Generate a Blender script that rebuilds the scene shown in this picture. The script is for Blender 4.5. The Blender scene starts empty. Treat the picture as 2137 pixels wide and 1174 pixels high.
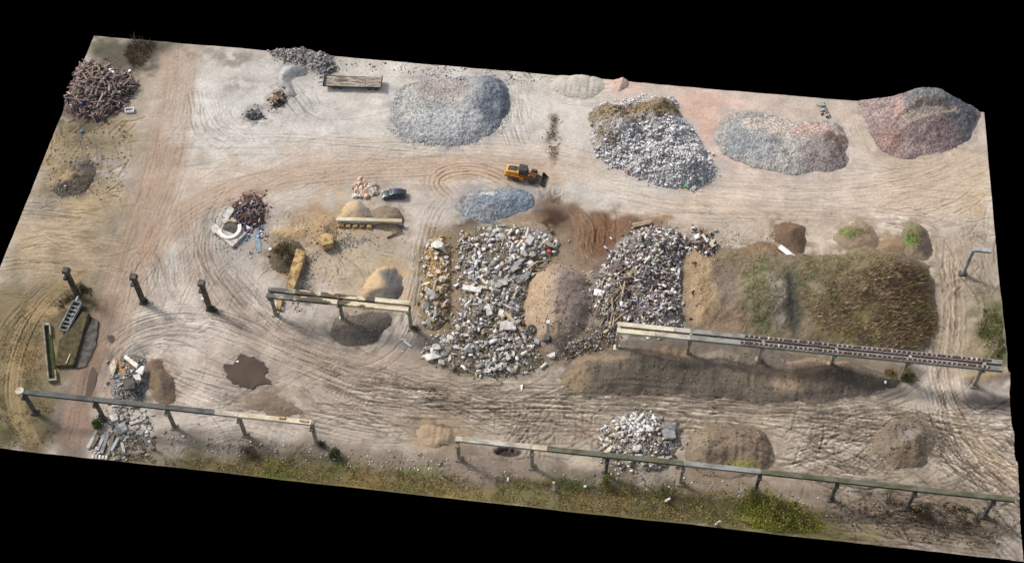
import bpy, bmesh, math, random
import numpy as np
from mathutils import Vector, Matrix, Euler
random.seed(7); RS = np.random.RandomState(11)
C = bpy.context.scene.collection
PI = math.pi

# ------------------------------------------------------------------ camera
F_PX, YAW, PIT, ROL = 2896.03, -0.1395373, 0.9705541, -0.0176872
CAM = np.array([22.83038, -96.35778, 206.45865]); CX, CY = 1068.5, 587.0
_f = np.array([math.sin(YAW)*math.cos(PIT), math.cos(YAW)*math.cos(PIT), -math.sin(PIT)])
_r = np.array([math.cos(YAW), -math.sin(YAW), 0.]); _u = np.cross(_r, _f)
R_ = _r*math.cos(ROL) + _u*math.sin(ROL); U_ = -_r*math.sin(ROL) + _u*math.cos(ROL)
def at(px, py, z=0.):
    """map position (survey picture) -> metres on the site at height z"""
    d = _f*F_PX + R_*(px-CX) - U_*(py-CY)
    p = CAM + d*((z-CAM[2])/d[2]); return float(p[0]), float(p[1])
def ats(pts): return np.array([at(*p) for p in pts])
cam = bpy.data.cameras.new('Camera'); cam_o = bpy.data.objects.new('Camera', cam); C.objects.link(cam_o)
cam.sensor_width = 36.; cam.lens = 36.*F_PX/2137.; cam.clip_end = 2000.; cam.clip_start = 1.
M4 = Matrix([[R_[0], U_[0], -_f[0], CAM[0]], [R_[1], U_[1], -_f[1], CAM[1]], [R_[2], U_[2], -_f[2], CAM[2]], [0, 0, 0, 1]])
cam_o.matrix_world = M4
bpy.context.scene.camera = cam_o

# ------------------------------------------------------------------ light
S = bpy.context.scene
sun_dir = Vector((-0.85, 0.42, 1.0)).normalized()
elev = math.asin(sun_dir.z); azim = math.atan2(sun_dir.x, sun_dir.y)
L = bpy.data.lights.new('sun', 'SUN'); L.energy = 2.3; L.angle = math.radians(10); L.color = (1., .958, .91)
Lo = bpy.data.objects.new('sun', L); C.objects.link(Lo); Lo.rotation_euler = sun_dir.to_track_quat('Z', 'Y').to_euler()
w = bpy.data.worlds.new('World'); S.world = w; w.use_nodes = True
nt = w.node_tree; sk = nt.nodes.new('ShaderNodeTexSky'); sk.sky_type = 'NISHITA'; sk.sun_disc = False
sk.sun_elevation = elev; sk.sun_rotation = azim; sk.dust_density = 2.5
bg = nt.nodes['Background']; bg.inputs[1].default_value = 0.15; hs_ = nt.nodes.new('ShaderNodeHueSaturation'); hs_.inputs['Saturation'].default_value = .5   # hazy, whitish sky
nt.links.new(sk.outputs[0], hs_.inputs['Color']); nt.links.new(hs_.outputs[0], bg.inputs[0])
S.view_settings.view_transform = 'Standard'; S.view_settings.look = 'None'; S.view_settings.gamma = 1
S.view_settings.exposure = 0.68
S.render.film_transparent = False

# ------------------------------------------------------------------ noise / colour helpers
def lin(c): c = np.asarray(c, float)/255.; return np.where(c < .04045, c/12.92, ((c+.055)/1.055)**2.4)
K = .60
def col(r, g, b): return lin((r, g, b))*K
def _hash(ix, iy, seed):
    n = (ix.astype(np.int64)*374761393 + iy.astype(np.int64)*668265263 + seed*1442695041) & 0xffffffff
    n = ((n ^ (n >> 13))*1274126177) & 0xffffffff; n = ((n ^ (n >> 15))*2246822519) & 0xffffffff
    return ((n ^ (n >> 16)) & 0xffffff)/float(0xffffff)
def vn(x, y, seed=0):
    ix = np.floor(x); iy = np.floor(y); fx = x-ix; fy = y-iy
    fx = fx*fx*(3-2*fx); fy = fy*fy*(3-2*fy); ix = ix.astype(int); iy = iy.astype(int)
    a = _hash(ix, iy, seed); b = _hash(ix+1, iy, seed); c = _hash(ix, iy+1, seed); d = _hash(ix+1, iy+1, seed)
    return (a*(1-fx)+b*fx)*(1-fy) + (c*(1-fx)+d*fx)*fy
def fbm(x, y, octs=4, seed=0, gain=.5):
    s = 0; a = 1.; t = 0
    for o in range(octs):
        s = s + a*vn(x*2**o + 13.7*o, y*2**o - 7.1*o, seed+o); t += a; a *= gain
    return s/t
def sm(a, b, x): t = np.clip((x-a)/(b-a), 0, 1); return t*t*(3-2*t)
DS = .2; W2 = 90.; DEP = 94.28
NX = int(2*W2/DS)+1; NY = int(DEP/DS)+1
xs = np.linspace(-W2, W2, NX); ys = np.linspace(0, DEP, NY)
X, Y = np.meshgrid(xs, ys)
def inside_d(poly, X, Y):
    """signed distance, positive inside"""
    d2 = np.full(X.shape, 1e9); ins = np.zeros(X.shape, bool); n = len(poly)
    for i in range(n):
        ax, ay = poly[i]; bx, by = poly[(i+1) % n]
        ex, ey = bx-ax, by-ay; L2 = ex*ex+ey*ey+1e-9
        t = np.clip(((X-ax)*ex+(Y-ay)*ey)/L2, 0, 1)
        d2 = np.minimum(d2, (X-ax-t*ex)**2+(Y-ay-t*ey)**2)
        c = ((ay > Y) != (by > Y)) & (X < (bx-ax)*(Y-ay)/((by-ay) if abs(by-ay) > 1e-9 else 1e-9)+ax)
        ins ^= c
    return np.where(ins, 1, -1)*np.sqrt(d2)
def smooth_poly(p, k=3, closed=True):
    p = np.asarray(p, float)
    for _ in range(k-1):
        q = []
        n = len(p); rng = range(n if closed else n-1)
        if not closed: q.append(p[0])
        for i in rng:
            a, b = p[i], p[(i+1) % n]; q += [a*.75+b*.25, a*.25+b*.75]
        if not closed: q.append(p[-1])
        p = np.array(q)
    return p
def window(pts, pad):
    x0, y0 = pts.min(0)-pad; x1, y1 = pts.max(0)+pad
    i0 = max(0, int((x0+W2)/DS)); i1 = min(NX, int((x1+W2)/DS)+2)
    j0 = max(0, int(y0/DS)); j1 = min(NY, int(y1/DS)+2)
    return slice(j0, j1), slice(i0, i1)
# ------------------------------------------------------------------ ground canvas
H = np.zeros((NY, NX)); COL = np.zeros((NY, NX, 3))
n1 = fbm(X/14, Y/14, 4, 1); n2 = fbm(X/2.2, Y/2.2, 4, 5); n3 = _hash((X/DS).round().astype(int), (Y/DS).round().astype(int), 9)
base = col(190, 170, 150)
COL[:] = base
warpx = (fbm(X/3, Y/3, 3, 21)-.5)*2; warpy = (fbm(X/3, Y/3, 3, 31)-.5)*2
def paint(pts, c, soft=3., warp=2., a=1., dh=0., world=False, patch=0.):
    p = np.asarray(pts, float) if world else ats(pts); p = smooth_poly(p, 3)
    w_ = window(p, soft+warp+1)
    d = inside_d(p, X[w_]+warpx[w_]*warp, Y[w_]+warpy[w_]*warp)
    m = sm(-soft, soft, d)*a
    if patch: m = m*sm(patch-.16, patch+.16, fbm(X[w_]/1.6+50, Y[w_]/1.6, 4, 77))
    COL[w_] = COL[w_]*(1-m[..., None])+np.asarray(c)*m[..., None]
    if dh: H[w_] += dh*sm(-soft, soft, d)
def blob(px, py, rx, ry, c, a=1., soft=.9, patch=0., dh=0.):
    k = [(px+rx*math.cos(t), py+ry*math.sin(t)) for t in np.linspace(0, 2*PI, 13)[:-1]]
    paint(k, c, soft=soft*min(rx, ry)/11., warp=min(rx, ry)/14., a=a, patch=patch, dh=dh)
def scratch(x0, y0, ang, ln, wd, dh, dc, cv=0.):
    n = 6; pts = [(x0, y0)]
    for i in range(n): ang += cv/n; pts.append((pts[-1][0]+math.cos(ang)*ln/n, pts[-1][1]+math.sin(ang)*ln/n))
    p = np.array(pts); w_ = window(p, wd*2+.3); x = X[w_]; y = Y[w_]
    if x.size == 0: return
    bd = np.full(x.shape, 1e9)
    for i in range(n):
        ax, ay = p[i]; ex, ey = p[i+1]-p[i]; t = np.clip(((x-ax)*ex+(y-ay)*ey)/(ex*ex+ey*ey+1e-9), 0, 1)
        bd = np.minimum(bd, np.hypot(x-ax-t*ex, y-ay-t*ey))
    m = 1-sm(wd*.25, wd, bd); m2 = sm(wd*.6, wd, bd)*(1-sm(wd, wd*1.9, bd))
    H[w_] += .6*dh*(-m+.7*m2); COL[w_] *= (1-dc*m+dc*.5*m2)[..., None]
def rut(p, wd, dh, dc):
    """one wheel rut along a dense world polyline"""
    for a in range(0, len(p)-1, 6):
        q = p[a:a+7]
        if len(q) < 2: break
        w_ = window(q, wd*2+.3); x = X[w_]; y = Y[w_]
        if x.size == 0: continue
        bd = np.full(x.shape, 1e9); bt = np.zeros(x.shape)
        for i in range(len(q)-1):
            ax, ay = q[i]; ex, ey = q[i+1]-q[i]; t = ((x-ax)*ex+(y-ay)*ey)/(ex*ex+ey*ey+1e-9); on = (t >= 0) & (t < 1)
            d = np.where(on, np.hypot(x-ax-t*ex, y-ay-t*ey), 1e9); bd = np.minimum(bd, d)
        m = 1-sm(wd*.35, wd, bd); m2 = sm(wd*.7, wd, bd)*(1-sm(wd, wd*2., bd))
        br = .45+.55*sm(.3, .6, vn(x/1.7, y/1.7, 131))
        H[w_] += dh*br*(-m+.6*m2); COL[w_] *= (1-dc*br*m+dc*.55*m2)[..., None]
def streak(pts, wid, dh=.05, cdark=.18, lane=.45, slen=7., tint=None, ta=0., soft=.35, seed=0, world=False):
    p = np.asarray(pts, float) if world else ats(pts); p = smooth_poly(p, 3, False)
    w_ = window(p, wid/2+1)
    x = X[w_]+warpx[w_]*.35; y = Y[w_]+warpy[w_]*.35
    bd = np.full(x.shape, 1e9); bs = np.zeros(x.shape); bl = np.zeros(x.shape); s0 = 0
    for i in range(len(p)-1):
        ax, ay = p[i]; bx, by = p[i+1]; ex, ey = bx-ax, by-ay; LL = math.hypot(ex, ey)+1e-9
        t = np.clip(((x-ax)*ex+(y-ay)*ey)/LL**2, 0, 1)
        d = np.hypot(x-ax-t*ex, y-ay-t*ey); sd = ((x-ax)*ey-(y-ay)*ex)/LL
        k = d < bd; bd = np.where(k, d, bd); bs = np.where(k, s0+t*LL, bs); bl = np.where(k, np.sign(sd)*d, bl); s0 += LL
    fd = min(4., s0*.25); m = (1-sm(wid/2*(1-soft), wid/2, bd))*sm(0, fd, bs)*sm(0, fd, s0-bs)
    L1 = vn(bl/lane+100, bs/slen+seed*3.3, 41+seed)*.5+vn(bl/(lane*2.7)+50, bs/(slen*1.5), 51+seed)*.14+vn(bl/(lane*.55)+70, bs/(slen*.5)+seed, 71+seed)*.36
    L1 = .5+(L1-.5)*1.4
    r = np.abs(L1-.5)*2; g = sm(.0, .32, r); g2 = sm(.45, .9, L1)
    brk = sm(.25, .6, vn(bl/1.2+9, bs/5., 61+seed))
    H[w_] += m*dh*((g-.7)*1.2+g2*.5)*(.45+.55*brk)
    f = 1-m*cdark*((1-g)*1.15-g2*.55)*(.3+.7*brk)
    COL[w_] *= f[..., None]
    if tint is not None:
        mm = (m*ta*(.55+.45*g))[..., None]; COL[w_] = COL[w_]*(1-mm)+np.asarray(tint)*mm
# large zones of the yard floor (material colours of dust, mud, sand)
COL[:] = col(196,182,166)
paint([(-160,950),(200,60),(420,80),(400,300),(330,500),(230,700),(180,960)], col(176,158,136), 6, 5)
blob(560,230,190,110, col(196,189,178), .8)
blob(470,260,110,80, col(204,199,191), .6)
blob(620,205,60,45, col(208,206,200), .75)
blob(540,220,50,40, col(216,214,208), .7); blob(660,190,40,40, col(206,204,198), .6); blob(575,170,26,40, col(206,203,196), .7)
blob(740,250,170,60, col(205,194,182), .8)
paint([(560,95),(1000,140),(1300,170),(1300,200),(1000,180),(800,150),(700,150)], col(190,182,170), 3, 3, .8, patch=.42)
paint([(780,130),(990,150),(990,175),(860,168),(780,150)], col(226,220,212), 1.5, 2, .8, patch=.5)
paint([(300,330),(700,320),(1100,330),(1230,380),(1000,390),(700,370),(480,400),(330,440)], col(196,176,155), 5, 4, .8)
paint([(1060,190),(1230,180),(1240,350),(1180,370),(1060,320)], col(204,190,174), 4, 3, .8)
paint([(1250,175),(1780,215),(1800,300),(1770,390),(1520,380),(1450,260),(1300,205)], col(212,186,166), 4, 3, .85)
blob(1455,235,55,45, col(222,180,156), .8); blob(1500,210,60,20, col(218,184,164), .6)
blob(1475,290,16,30, col(220,168,144), .75); blob(1300,178,50,12, col(214,178,158), .8)
paint([(1180,350),(1300,370),(1500,395),(1750,400),(1900,370),(2060,290),(2070,420),(1900,440),(1500,450),(1250,420)], col(208,188,166), 4, 4, .9)
blob(1300,392,110,26, col(214,208,198), .75); blob(1180,365,50,18, col(212,204,194), .5)
blob(1680,405,110,18, col(220,206,188), .6)
paint([(1800,330),(2060,255),(2075,470),(1950,470),(1830,420)], col(196,174,146), 4, 4, .8)
blob(2050,420,40,60, col(190,160,112), .7, patch=.5)
paint([(1300,440),(1700,440),(1950,480),(1940,520),(1700,520),(1430,530),(1300,480)], col(196,176,152), 4, 3, .8)
paint([(1150,780),(2130,800),(2137,1160),(1700,1100),(900,960),(620,880),(640,780),(900,780)], col(182,166,144), 6, 4, .95)
paint([(430,700),(900,700),(900,900),(640,880),(400,840)], col(182,164,146), 6, 4, .8)
paint([(1960,480),(2090,480),(2100,780),(1950,780)], col(168,148,122), 3, 3, .8)
paint([(1700,980),(2137,1020),(2137,1170),(1930,1140),(1700,1110)], col(126,108,88), 6, 4, .85)
paint([(1500,960),(1750,980),(1720,1040),(1500,1010)], col(150,130,108), 4, 4, .6)
paint([(380,90),(1300,170),(1250,300),(1050,330),(560,320),(400,300),(350,200)], col(206,198,186), 6, 5, .7)
paint([(240,900),(700,920),(1000,940),(1500,1000),(2137,1080),(2137,1170),(1500,1100),(240,970)], col(124,108,90), 3, 4, .85)
paint([(1290,700),(1450,700),(1900,745),(1940,780),(1880,800),(1600,770),(1300,745)], col(128,112,92), 1.5, 2, .85)
# left side
paint([(195,60),(390,82),(340,110),(310,140),(275,160),(180,145)], col(92,84,68), 2.5, 3, .95)
blob(300,120,28,40, col(70,62,48), .7, patch=.42)
blob(400,110,110,26, col(140,128,112), .5, patch=.5)
blob(490,125,42,18, col(122,116,104), .6, patch=.45); blob(500,175,34,18, col(126,118,104), .6, patch=.45)
paint([(125,215),(280,235),(270,330),(230,420),(60,440)], col(158,140,106), 3, 4, .9)
blob(150,260,60,30, col(96,86,68), .8, patch=.42); blob(180,330,70,50, col(110,98,76), .65, patch=.45)
blob(130,430,70,40, col(150,138,122), .8); blob(200,430,70,28, col(184,158,112), .75)
blob(110,330,40,60, col(172,146,98), .6, patch=.45)
blob(225,350,60,28, col(196,190,182), .6, patch=.45)
blob(235,480,45,45, col(136,128,112), .7, patch=.4)
paint([(40,440),(240,450),(230,560),(120,600),(-20,600),(10,520)], col(182,158,122), 4, 4, .75)
blob(40,600,50,50, col(124,116,94), .7)
paint([(-120,640),(80,600),(190,560),(215,640),(190,700),(150,800),(90,960),(-180,940)], col(126,110,78), 4, 4, .9)
blob(150,640,60,34, col(62,58,34), .8, patch=.42); blob(60,800,60,90, col(102,92,54), .6, patch=.48)
blob(20,880,60,70, col(86,82,48), .75, patch=.45); blob(95,900,50,50, col(98,88,60), .8)
blob(105,640,36,20, col(180,152,108), .7); blob(85,700,26,40, col(150,130,92), .7, patch=.42)
blob(70,745,30,26, col(150,108,62), .6, patch=.5); blob(0,700,40,100, col(140,122,82), .6)
# wet service road at lower left
paint([(205,640),(260,600),(232,700),(205,790),(180,960),(105,955),(150,800),(185,700)], col(118,104,92), 1.5, 1, .9)
paint([(192,740),(215,735),(205,800),(190,840),(175,820),(185,770)], col(84,72,62), .5, 1.4, .9)
blob(228,742,11,18, col(80,70,60), .9); blob(198,770,18,36, col(78,68,60), .8, patch=.38); blob(190,830,26,30, col(88,76,68), .7, patch=.42); blob(160,885,20,30, col(92,80,72), .6, patch=.42); blob(232,706,8,8, col(96,82,70), .8)
blob(140,850,22,60, col(112,98,88), .6); blob(150,905,40,40, col(122,106,94), .7)
# bottom verge
paint([(230,945),(420,950),(560,940),(700,965),(860,990),(1000,1010),(1240,1020),(1450,1020),(1560,1050),(1700,1060),(1900,1160),(1500,1140),(700,1040),(230,1000)], col(112,102,60), 2.5, 3, .95)
for (x, y, rx, ry, c, a) in [(590,990,40,16,(96,110,44),.9),(400,955,60,18,(96,88,62),.8),(470,975,40,14,(120,100,62),.8),(690,985,30,14,(90,102,48),.7),
    (870,985,50,12,(104,112,56),.8),(760,1010,60,14,(138,112,66),.8),(960,1030,70,18,(146,124,74),.8),(1110,1005,40,22,(142,134,60),.8),(1220,1010,60,20,(72,88,36),.8),
    (1330,1030,80,24,(78,80,46),.8),(1260,1050,60,16,(138,116,72),.7),(1400,1060,60,20,(84,76,54),.8),(1500,1080,60,20,(90,86,56),.8),(1620,1070,60,30,(140,138,46),.95),
    (1560,1040,40,24,(96,90,44),.9),(1100,1040,60,14,(120,116,70),.7),(420,980,110,12,(98,88,62),.8)]:
    blob(x, y, rx, ry, col(*c), a, patch=.35)
paint([(330,900),(560,920),(700,930),(720,960),(420,950),(310,945)], col(150,138,126), 2, 3, .7, patch=.42)
paint([(960,1000),(1240,985),(1420,1000),(1400,1020),(1100,1005)], col(118,104,92), 2, 3, .7, patch=.4)
paint([(960,925),(1120,945),(1120,990),(1030,1000),(955,985)], col(142,124,108), 1.5, 1.5, .8)
# middle yard
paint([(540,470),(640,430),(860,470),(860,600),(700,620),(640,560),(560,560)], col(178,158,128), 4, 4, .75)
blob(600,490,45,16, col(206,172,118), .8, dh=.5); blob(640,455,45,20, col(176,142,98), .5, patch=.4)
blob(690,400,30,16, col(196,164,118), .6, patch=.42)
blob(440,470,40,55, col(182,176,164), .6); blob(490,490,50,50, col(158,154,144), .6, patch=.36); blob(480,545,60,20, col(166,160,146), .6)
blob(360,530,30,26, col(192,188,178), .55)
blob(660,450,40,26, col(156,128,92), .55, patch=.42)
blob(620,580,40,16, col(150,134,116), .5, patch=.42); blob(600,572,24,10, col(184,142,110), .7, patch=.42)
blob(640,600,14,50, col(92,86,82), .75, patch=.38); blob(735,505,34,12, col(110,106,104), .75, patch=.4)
blob(860,720,26,12, col(186,180,172), .5); blob(870,740,40,40, col(140,128,114), .5)
blob(650,680,60,16, col(132,120,108), .5)  # darker band painted in as the patched double beam's shadow
# rubble field soil
paint([(880,490),(960,470),(1060,460),(1200,470),(1240,560),(1240,700),(1150,770),(1010,790),(900,760),(875,650)], col(142,122,94), 2.5, 2, .9)
blob(905,600,30,110, col(168,132,84), .6, patch=.42); blob(950,590,30,60, col(160,140,112), .7)
blob(1000,720,60,40, col(104,92,72), .8, patch=.35); blob(900,720,30,24, col(104,94,76), .7)
blob(1180,700,60,40, col(100,90,80), .7)
paint([(1270,470),(1400,470),(1440,540),(1430,690),(1240,690),(1240,580)], col(128,112,96), 2, 2, .9)
# wet brown churned mud
mud = col(124,94,68); mud2 = col(88,62,42)
paint([(1180,420),(1240,440),(1310,450),(1390,450),(1400,470),(1300,500),(1280,560),(1245,560),(1200,520),(1175,470)], mud, 1.5, 2.5, .9)
paint([(1105,415),(1170,405),(1185,440),(1185,478),(1150,480),(1105,450)], mud, 1.2, 2, .85)
blob(1152,464,34,22, col(74,54,40), 1., dh=-.5); blob(1105,452,40,10, col(150,112,72), .8); blob(1268,500,12,50, col(146,102,64), .8); blob(1240,520,26,30, col(122,90,66), .6); blob(1225,480,14,16, col(104,78,60), .85)
blob(1300,478,90,18, mud, .8, patch=.38); blob(975,470,30,16, mud2, .8, patch=.36)
blob(1380,455,30,10, col(160,112,66), .7, patch=.4); blob(1465,485,14,8, col(150,100,60), .7)
# lower band
blob(900,890,70,22, col(136,118,98), .6, dh=.3); blob(925,900,30,9, col(196,164,118), .85)
blob(1150,900,90,30, col(140,122,102), .5); blob(1228,895,16,14, col(170,130,92), .6)
blob(1060,940,28,10, col(70,62,58), .9, dh=-.9, soft=.3)
blob(2060,790,50,14, col(162,132,92), .85, dh=1.4); blob(2060,842,60,26, col(84,74,68), .9)  # second blob paints the right double beam's shadow onto the ground
blob(2005,740,40,40, col(176,154,124), .7, patch=.4)
blob(2070,690,50,70, col(92,92,44), .9, patch=.32, dh=.8); blob(2050,760,50,20, col(96,92,50), .8)
blob(1155,300,12,50, col(112,92,72), .8, patch=.40, soft=.5); blob(1155,250,10,16, col(120,100,80), .7, patch=.4)
blob(530,238,22,12, col(90,88,82), .8); blob(1235,238,7,4, col(70,60,50), .8)
blob(380,905,90,20, col(120,108,96), .5); blob(330,790,22,45, col(132,104,74), .8, dh=.5)
blob(330,690,60,20, col(150,134,118), .5)
blob(514,778,66,48, col(134,118,102), .75, patch=.36)
g_ = COL.mean(-1, keepdims=True); COL[:] = g_+(COL-g_)*.88
blob(880,690,40,40, col(132,122,110), .6, patch=.4); blob(740,560,60,60, col(186,166,138), .5); blob(760,660,70,30, col(150,138,122), .5)
# global variation, then the wheel tracks
COL *= (1+(n1-.5)*.34)[..., None]
COL *= (1+(n2-.5)*.42)[..., None]
wp = sm(.55, .8, fbm(X/9+33, Y/2.2, 4, 91)); COL *= (1+wp*.10)[..., None]
bp = sm(.58, .8, fbm(X/5, Y/3, 4, 95)); COL *= (1-bp*.16)[..., None]
H += (fbm(X/9, Y/9, 3, 3)-.5)*.5 + (n2-.5)*.16
T = [  # points, width, relief, contrast, lane, length
 ([(378,90),(372,180),(360,260),(340,360),(300,470),(262,580),(230,690),(195,800),(160,950)], 9, .05, .45, .5, 14, (172,144,120), .55),
 ([(300,560),(340,480),(420,420),(560,375),(760,352),(1000,345),(1200,365)], 7, .05, .45, .45, 14, (182,152,126), .6),
 ([(560,330),(800,318),(1050,322),(1200,345),(1400,400),(1700,425),(1900,400),(2060,330)], 11, .04, .22, .5, 16, (206,184,160), .35),
 ([(330,300),(600,300),(900,320),(1200,350)], 8, .04, .18, .5, 14, None, 0),
 ([(1250,410),(1400,435),(1700,440),(1950,450),(2070,400)], 6, .05, .30, .45, 12, None, 0),
 ([(1780,215),(1800,290),(1850,345),(2000,350)], 5, .05, .2, .45, 10, (200,180,152), .4),
 ([(2070,330),(1900,400),(1700,420)], 8, .05, .25, .5, 10, None, 0),
 ([(400,420),(395,480),(420,560),(470,640),(560,700),(700,745),(850,770),(1000,800)], 8, .08, .4, .45, 12, (166,144,124), .45),
 ([(470,560),(520,620),(600,690),(700,730)], 6, .06, .28, .5, 12, None, 0),
 ([(215,760),(250,710),(310,680),(400,672),(480,690),(600,740),(760,800),(960,830)], 7, .08, .34, .5, 10, None, 0),
 ([(230,790),(280,720),(360,700),(440,720)], 4, .07, .3, .5, 8, None, 0),
 ([(870,470),(872,560),(850,650),(820,720),(760,760),(640,745)], 5, .07, .30, .45, 10, None, 0),
 ([(930,400),(890,450),(870,560),(845,700),(810,760)], 3, .05, .25, .4, 10, None, 0),
 ([(940,420),(900,370),(1000,350),(1100,395)], 4, .05, .26, .4, 8, (186,158,126), .4),
 ([(480,400),(440,440),(420,520),(460,590),(560,600)], 4, .04, .22, .5, 8, None, 0),
 ([(600,760),(800,850),(1000,850),(1200,845),(1450,850),(1700,865),(1900,890),(2130,960)], 11, .12, .50, .5, 9, (160,140,118), .25),
 ([(700,800),(900,820),(1150,830),(1400,840),(1650,850),(1850,835),(1935,780),(1955,700)], 6, .12, .50, .45, 12, None, 0),
 ([(620,860),(760,890),(900,890)], 7, .09, .42, .5, 7, None, 0),
 ([(760,770),(900,820),(1000,880),(1150,890)], 6, .10, .42, .5, 7, None, 0),
 ([(1620,905),(1720,900),(1830,870),(1960,920),(2130,1030)], 9, .12, .50, .45, 9, None, 0),
 ([(1625,960),(1720,930),(1820,960),(1850,1000)], 8, .12, .46, .45, 6, None, 0),
 ([(1640,930),(1760,985),(1900,1000)], 9, .10, .42, .6, 5, None, 0),
 ([(1968,480),(1980,600),(1975,700),(1965,780),(2000,870),(2060,950),(2137,1050)], 5, .14, .55, .4, 14, (186,162,132), .35),
 ([(1945,790),(1960,870),(2000,960),(2137,1080)], 7, .13, .5, .45, 10, None, 0),
 ([(2110,880),(2050,880),(1980,840),(1960,780)], 5, .12, .45, .45, 8, None, 0),
 ([(1990,500),(2030,470),(2090,520)], 7, .06, .36, .5, 6, None, 0),
 ([(2080,600),(2000,600),(1980,640)], 7, .06, .36, .5, 6, None, 0),
 ([(1800,450),(1930,470),(1960,520)], 6, .06, .26, .5, 6, None, 0),
 ([(1190,425),(1222,470),(1215,530),(1260,560)], 4, .14, .52, .4, 9, (164,134,104), .5),
 ([(1245,430),(1262,480),(1262,545)], 4, .14, .55, .4, 10, (134,98,68), .5),
 ([(1225,470),(1250,540)], 4, .1, .45, .4, 8, (124,90,62), .4),
 ([(1330,450),(1300,480),(1270,500)], 5, .1, .5, .4, 6, (156,108,66), .3),
 ([(1150,390),(1150,430)], 6, .1, .4, .4, 6, None, 0),
 ([(190,560),(90,620),(40,700),(20,800),(50,900),(80,950)], 3.4, .14, .45, .45, 14, (170,146,106), .6),
 ([(120,560),(40,640),(0,700),(-20,760)], 3, .1, .4, .5, 12, (150,130,96), .3),
 ([(10,450),(120,460),(240,470)], 7, .03, .24, .5, 7, None, 0), ([(0,540),(100,530),(230,540)], 9, .03, .24, .5, 5, None, 0),
 ([(340,520),(350,600),(380,640)], 7, .05, .3, .4, 8, None, 0), ([(430,520),(450,600),(540,680)], 5, .06, .3, .4, 8, None, 0),
 ([(280,760),(420,830),(560,850),(620,830)], 9, .06, .3, .6, 6, None, 0), ([(400,900),(520,880),(640,930)], 7, .05, .26, .6, 5, None, 0),
 ([(420,180),(440,280),(560,300)], 9, .03, .16, .6, 8, None, 0), ([(600,160),(640,230),(720,260)], 6, .03, .14, .5, 7, None, 0),
 ([(1070,170),(1080,240),(1110,320)], 7, .04, .16, .5, 6, None, 0), ([(1160,170),(1200,200),(1290,190)], 8, .05, .2, .6, 5, None, 0),
 ([(1120,860),(1090,905),(1060,960)], 7, .09, .35, .7, 3.5, None, 0), ([(960,960),(1100,975)], 4, .06, .3, .5, 6, None, 0),
 ([(1815,930),(1830,880),(1885,862),(1945,885),(1965,935),(1950,985)], 3, .12, .45, .45, 10, None, 0),
 ([(1700,1080),(1900,1120),(2130,1150)], 9, .10, .45, .6, 6, None, 0), ([(1800,1040),(2000,1080),(2130,1110)], 7, .10, .42, .6, 5, None, 0),
]
for i, (pts, wid, dh, cd, lane, sl, ti, ta) in enumerate(T):
    up = i < 8; streak(pts, wid, dh*(.5 if up else .6), cd*(.5 if up else .95), lane*.62, sl*.8, col(*ti) if ti else None, ta, seed=i)
rsS = np.random.RandomState(5)
for i, tt in enumerate(T):
    up = i < 8; P_ = smooth_poly(ats(tt[0]), 4, False); wid = tt[1]
    seg_ = np.hypot(*np.diff(P_, axis=0).T); s_ = np.r_[0, np.cumsum(seg_)]; L_ = s_[-1]
    if L_ < 12: continue
    sg = np.arange(0, L_, 1.2); Q = np.stack([np.interp(sg, s_, P_[:, 0]), np.interp(sg, s_, P_[:, 1])], 1); g_ = np.gradient(Q, axis=0); g_ /= np.linalg.norm(g_, axis=1)[:, None]+1e-9; nr = np.stack([-g_[:, 1], g_[:, 0]], 1)
    for k in range(int(wid*1.1)+2):
        o0 = (rsS.rand()-.5)*wid*.9; a_ = int(rsS.rand()*.35*len(Q)); b_ = int((.6+.4*rsS.rand())*len(Q)); dr = (rsS.rand()-.5)*2.5
        if b_-a_ < 5: continue
        wob = dr*np.linspace(-.5, .5, b_-a_)+.35*np.sin(np.linspace(0, 3+rsS.rand()*4, b_-a_)); wd_ = .17+.12*rsS.rand(); dc_ = (.09 if up else .20)*(.5+rsS.rand())
        for sd in (-.95, .95): rut(Q[a_:b_]+nr[a_:b_]*(o0+sd+wob)[:, None], wd_, .02 if up else .045, dc_)
def scr(poly, n, ang, spread, ln=(3, 12), wd=(.16, .34), dh=.05, dc=.2, cv=.8):
    P_ = smooth_poly(ats(poly), 1); x0, y0 = P_.min(0); x1, y1 = P_.max(0); k = 0
    while k < n:
        q = rsS.rand(1, 2)*[x1-x0, y1-y0]+[x0, y0]
        if inside_d(P_, q[:, 0], q[:, 1])[0] < 0: continue
        k += 1; r = rsS.rand(6); scratch(q[0, 0], q[0, 1], math.radians(ang)+(r[0]-.5)*spread, ln[0]+(ln[1]-ln[0])*r[1]**2, wd[0]+(wd[1]-wd[0])*r[2], dh*(.5+r[3]), dc*(r[4]*1.4-.25), (r[5]-.5)*2*cv)
scr([(640,800),(1200,820),(1700,845),(2100,850),(2110,900),(1400,880),(700,860)], 260, -2, .3, (5, 22), (.16,.34), .07, .32, .3)
scr([(600,770),(1100,800),(1700,850),(2110,850),(2130,1060),(1700,1000),(1000,900),(640,880)], 420, 0, .9, (3, 16), (.16,.4), .07, .30)
scr([(1620,900),(1830,880),(1850,1000),(1640,1000)], 120, 20, 2.2, (2, 7), (.2,.36), .07, .28)
scr([(1880,850),(2120,880),(2130,1060),(1940,1000)], 170, -38, .35, (5, 18), (.16,.36), .10, .32, .5)
scr([(1960,480),(2080,500),(2100,780),(1960,780)], 110, 90, 1.2, (2, 9), (.16,.34), .08, .26)
scr([(1850,430),(2070,400),(2080,500),(1880,500)], 80, 10, .8, (2, 9), (.16,.34), .05, .22)
scr([(230,640),(620,660),(900,780),(620,860),(300,900)], 170, 10, 2.0, (2, 10), (.16,.34), .04, .2)
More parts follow.
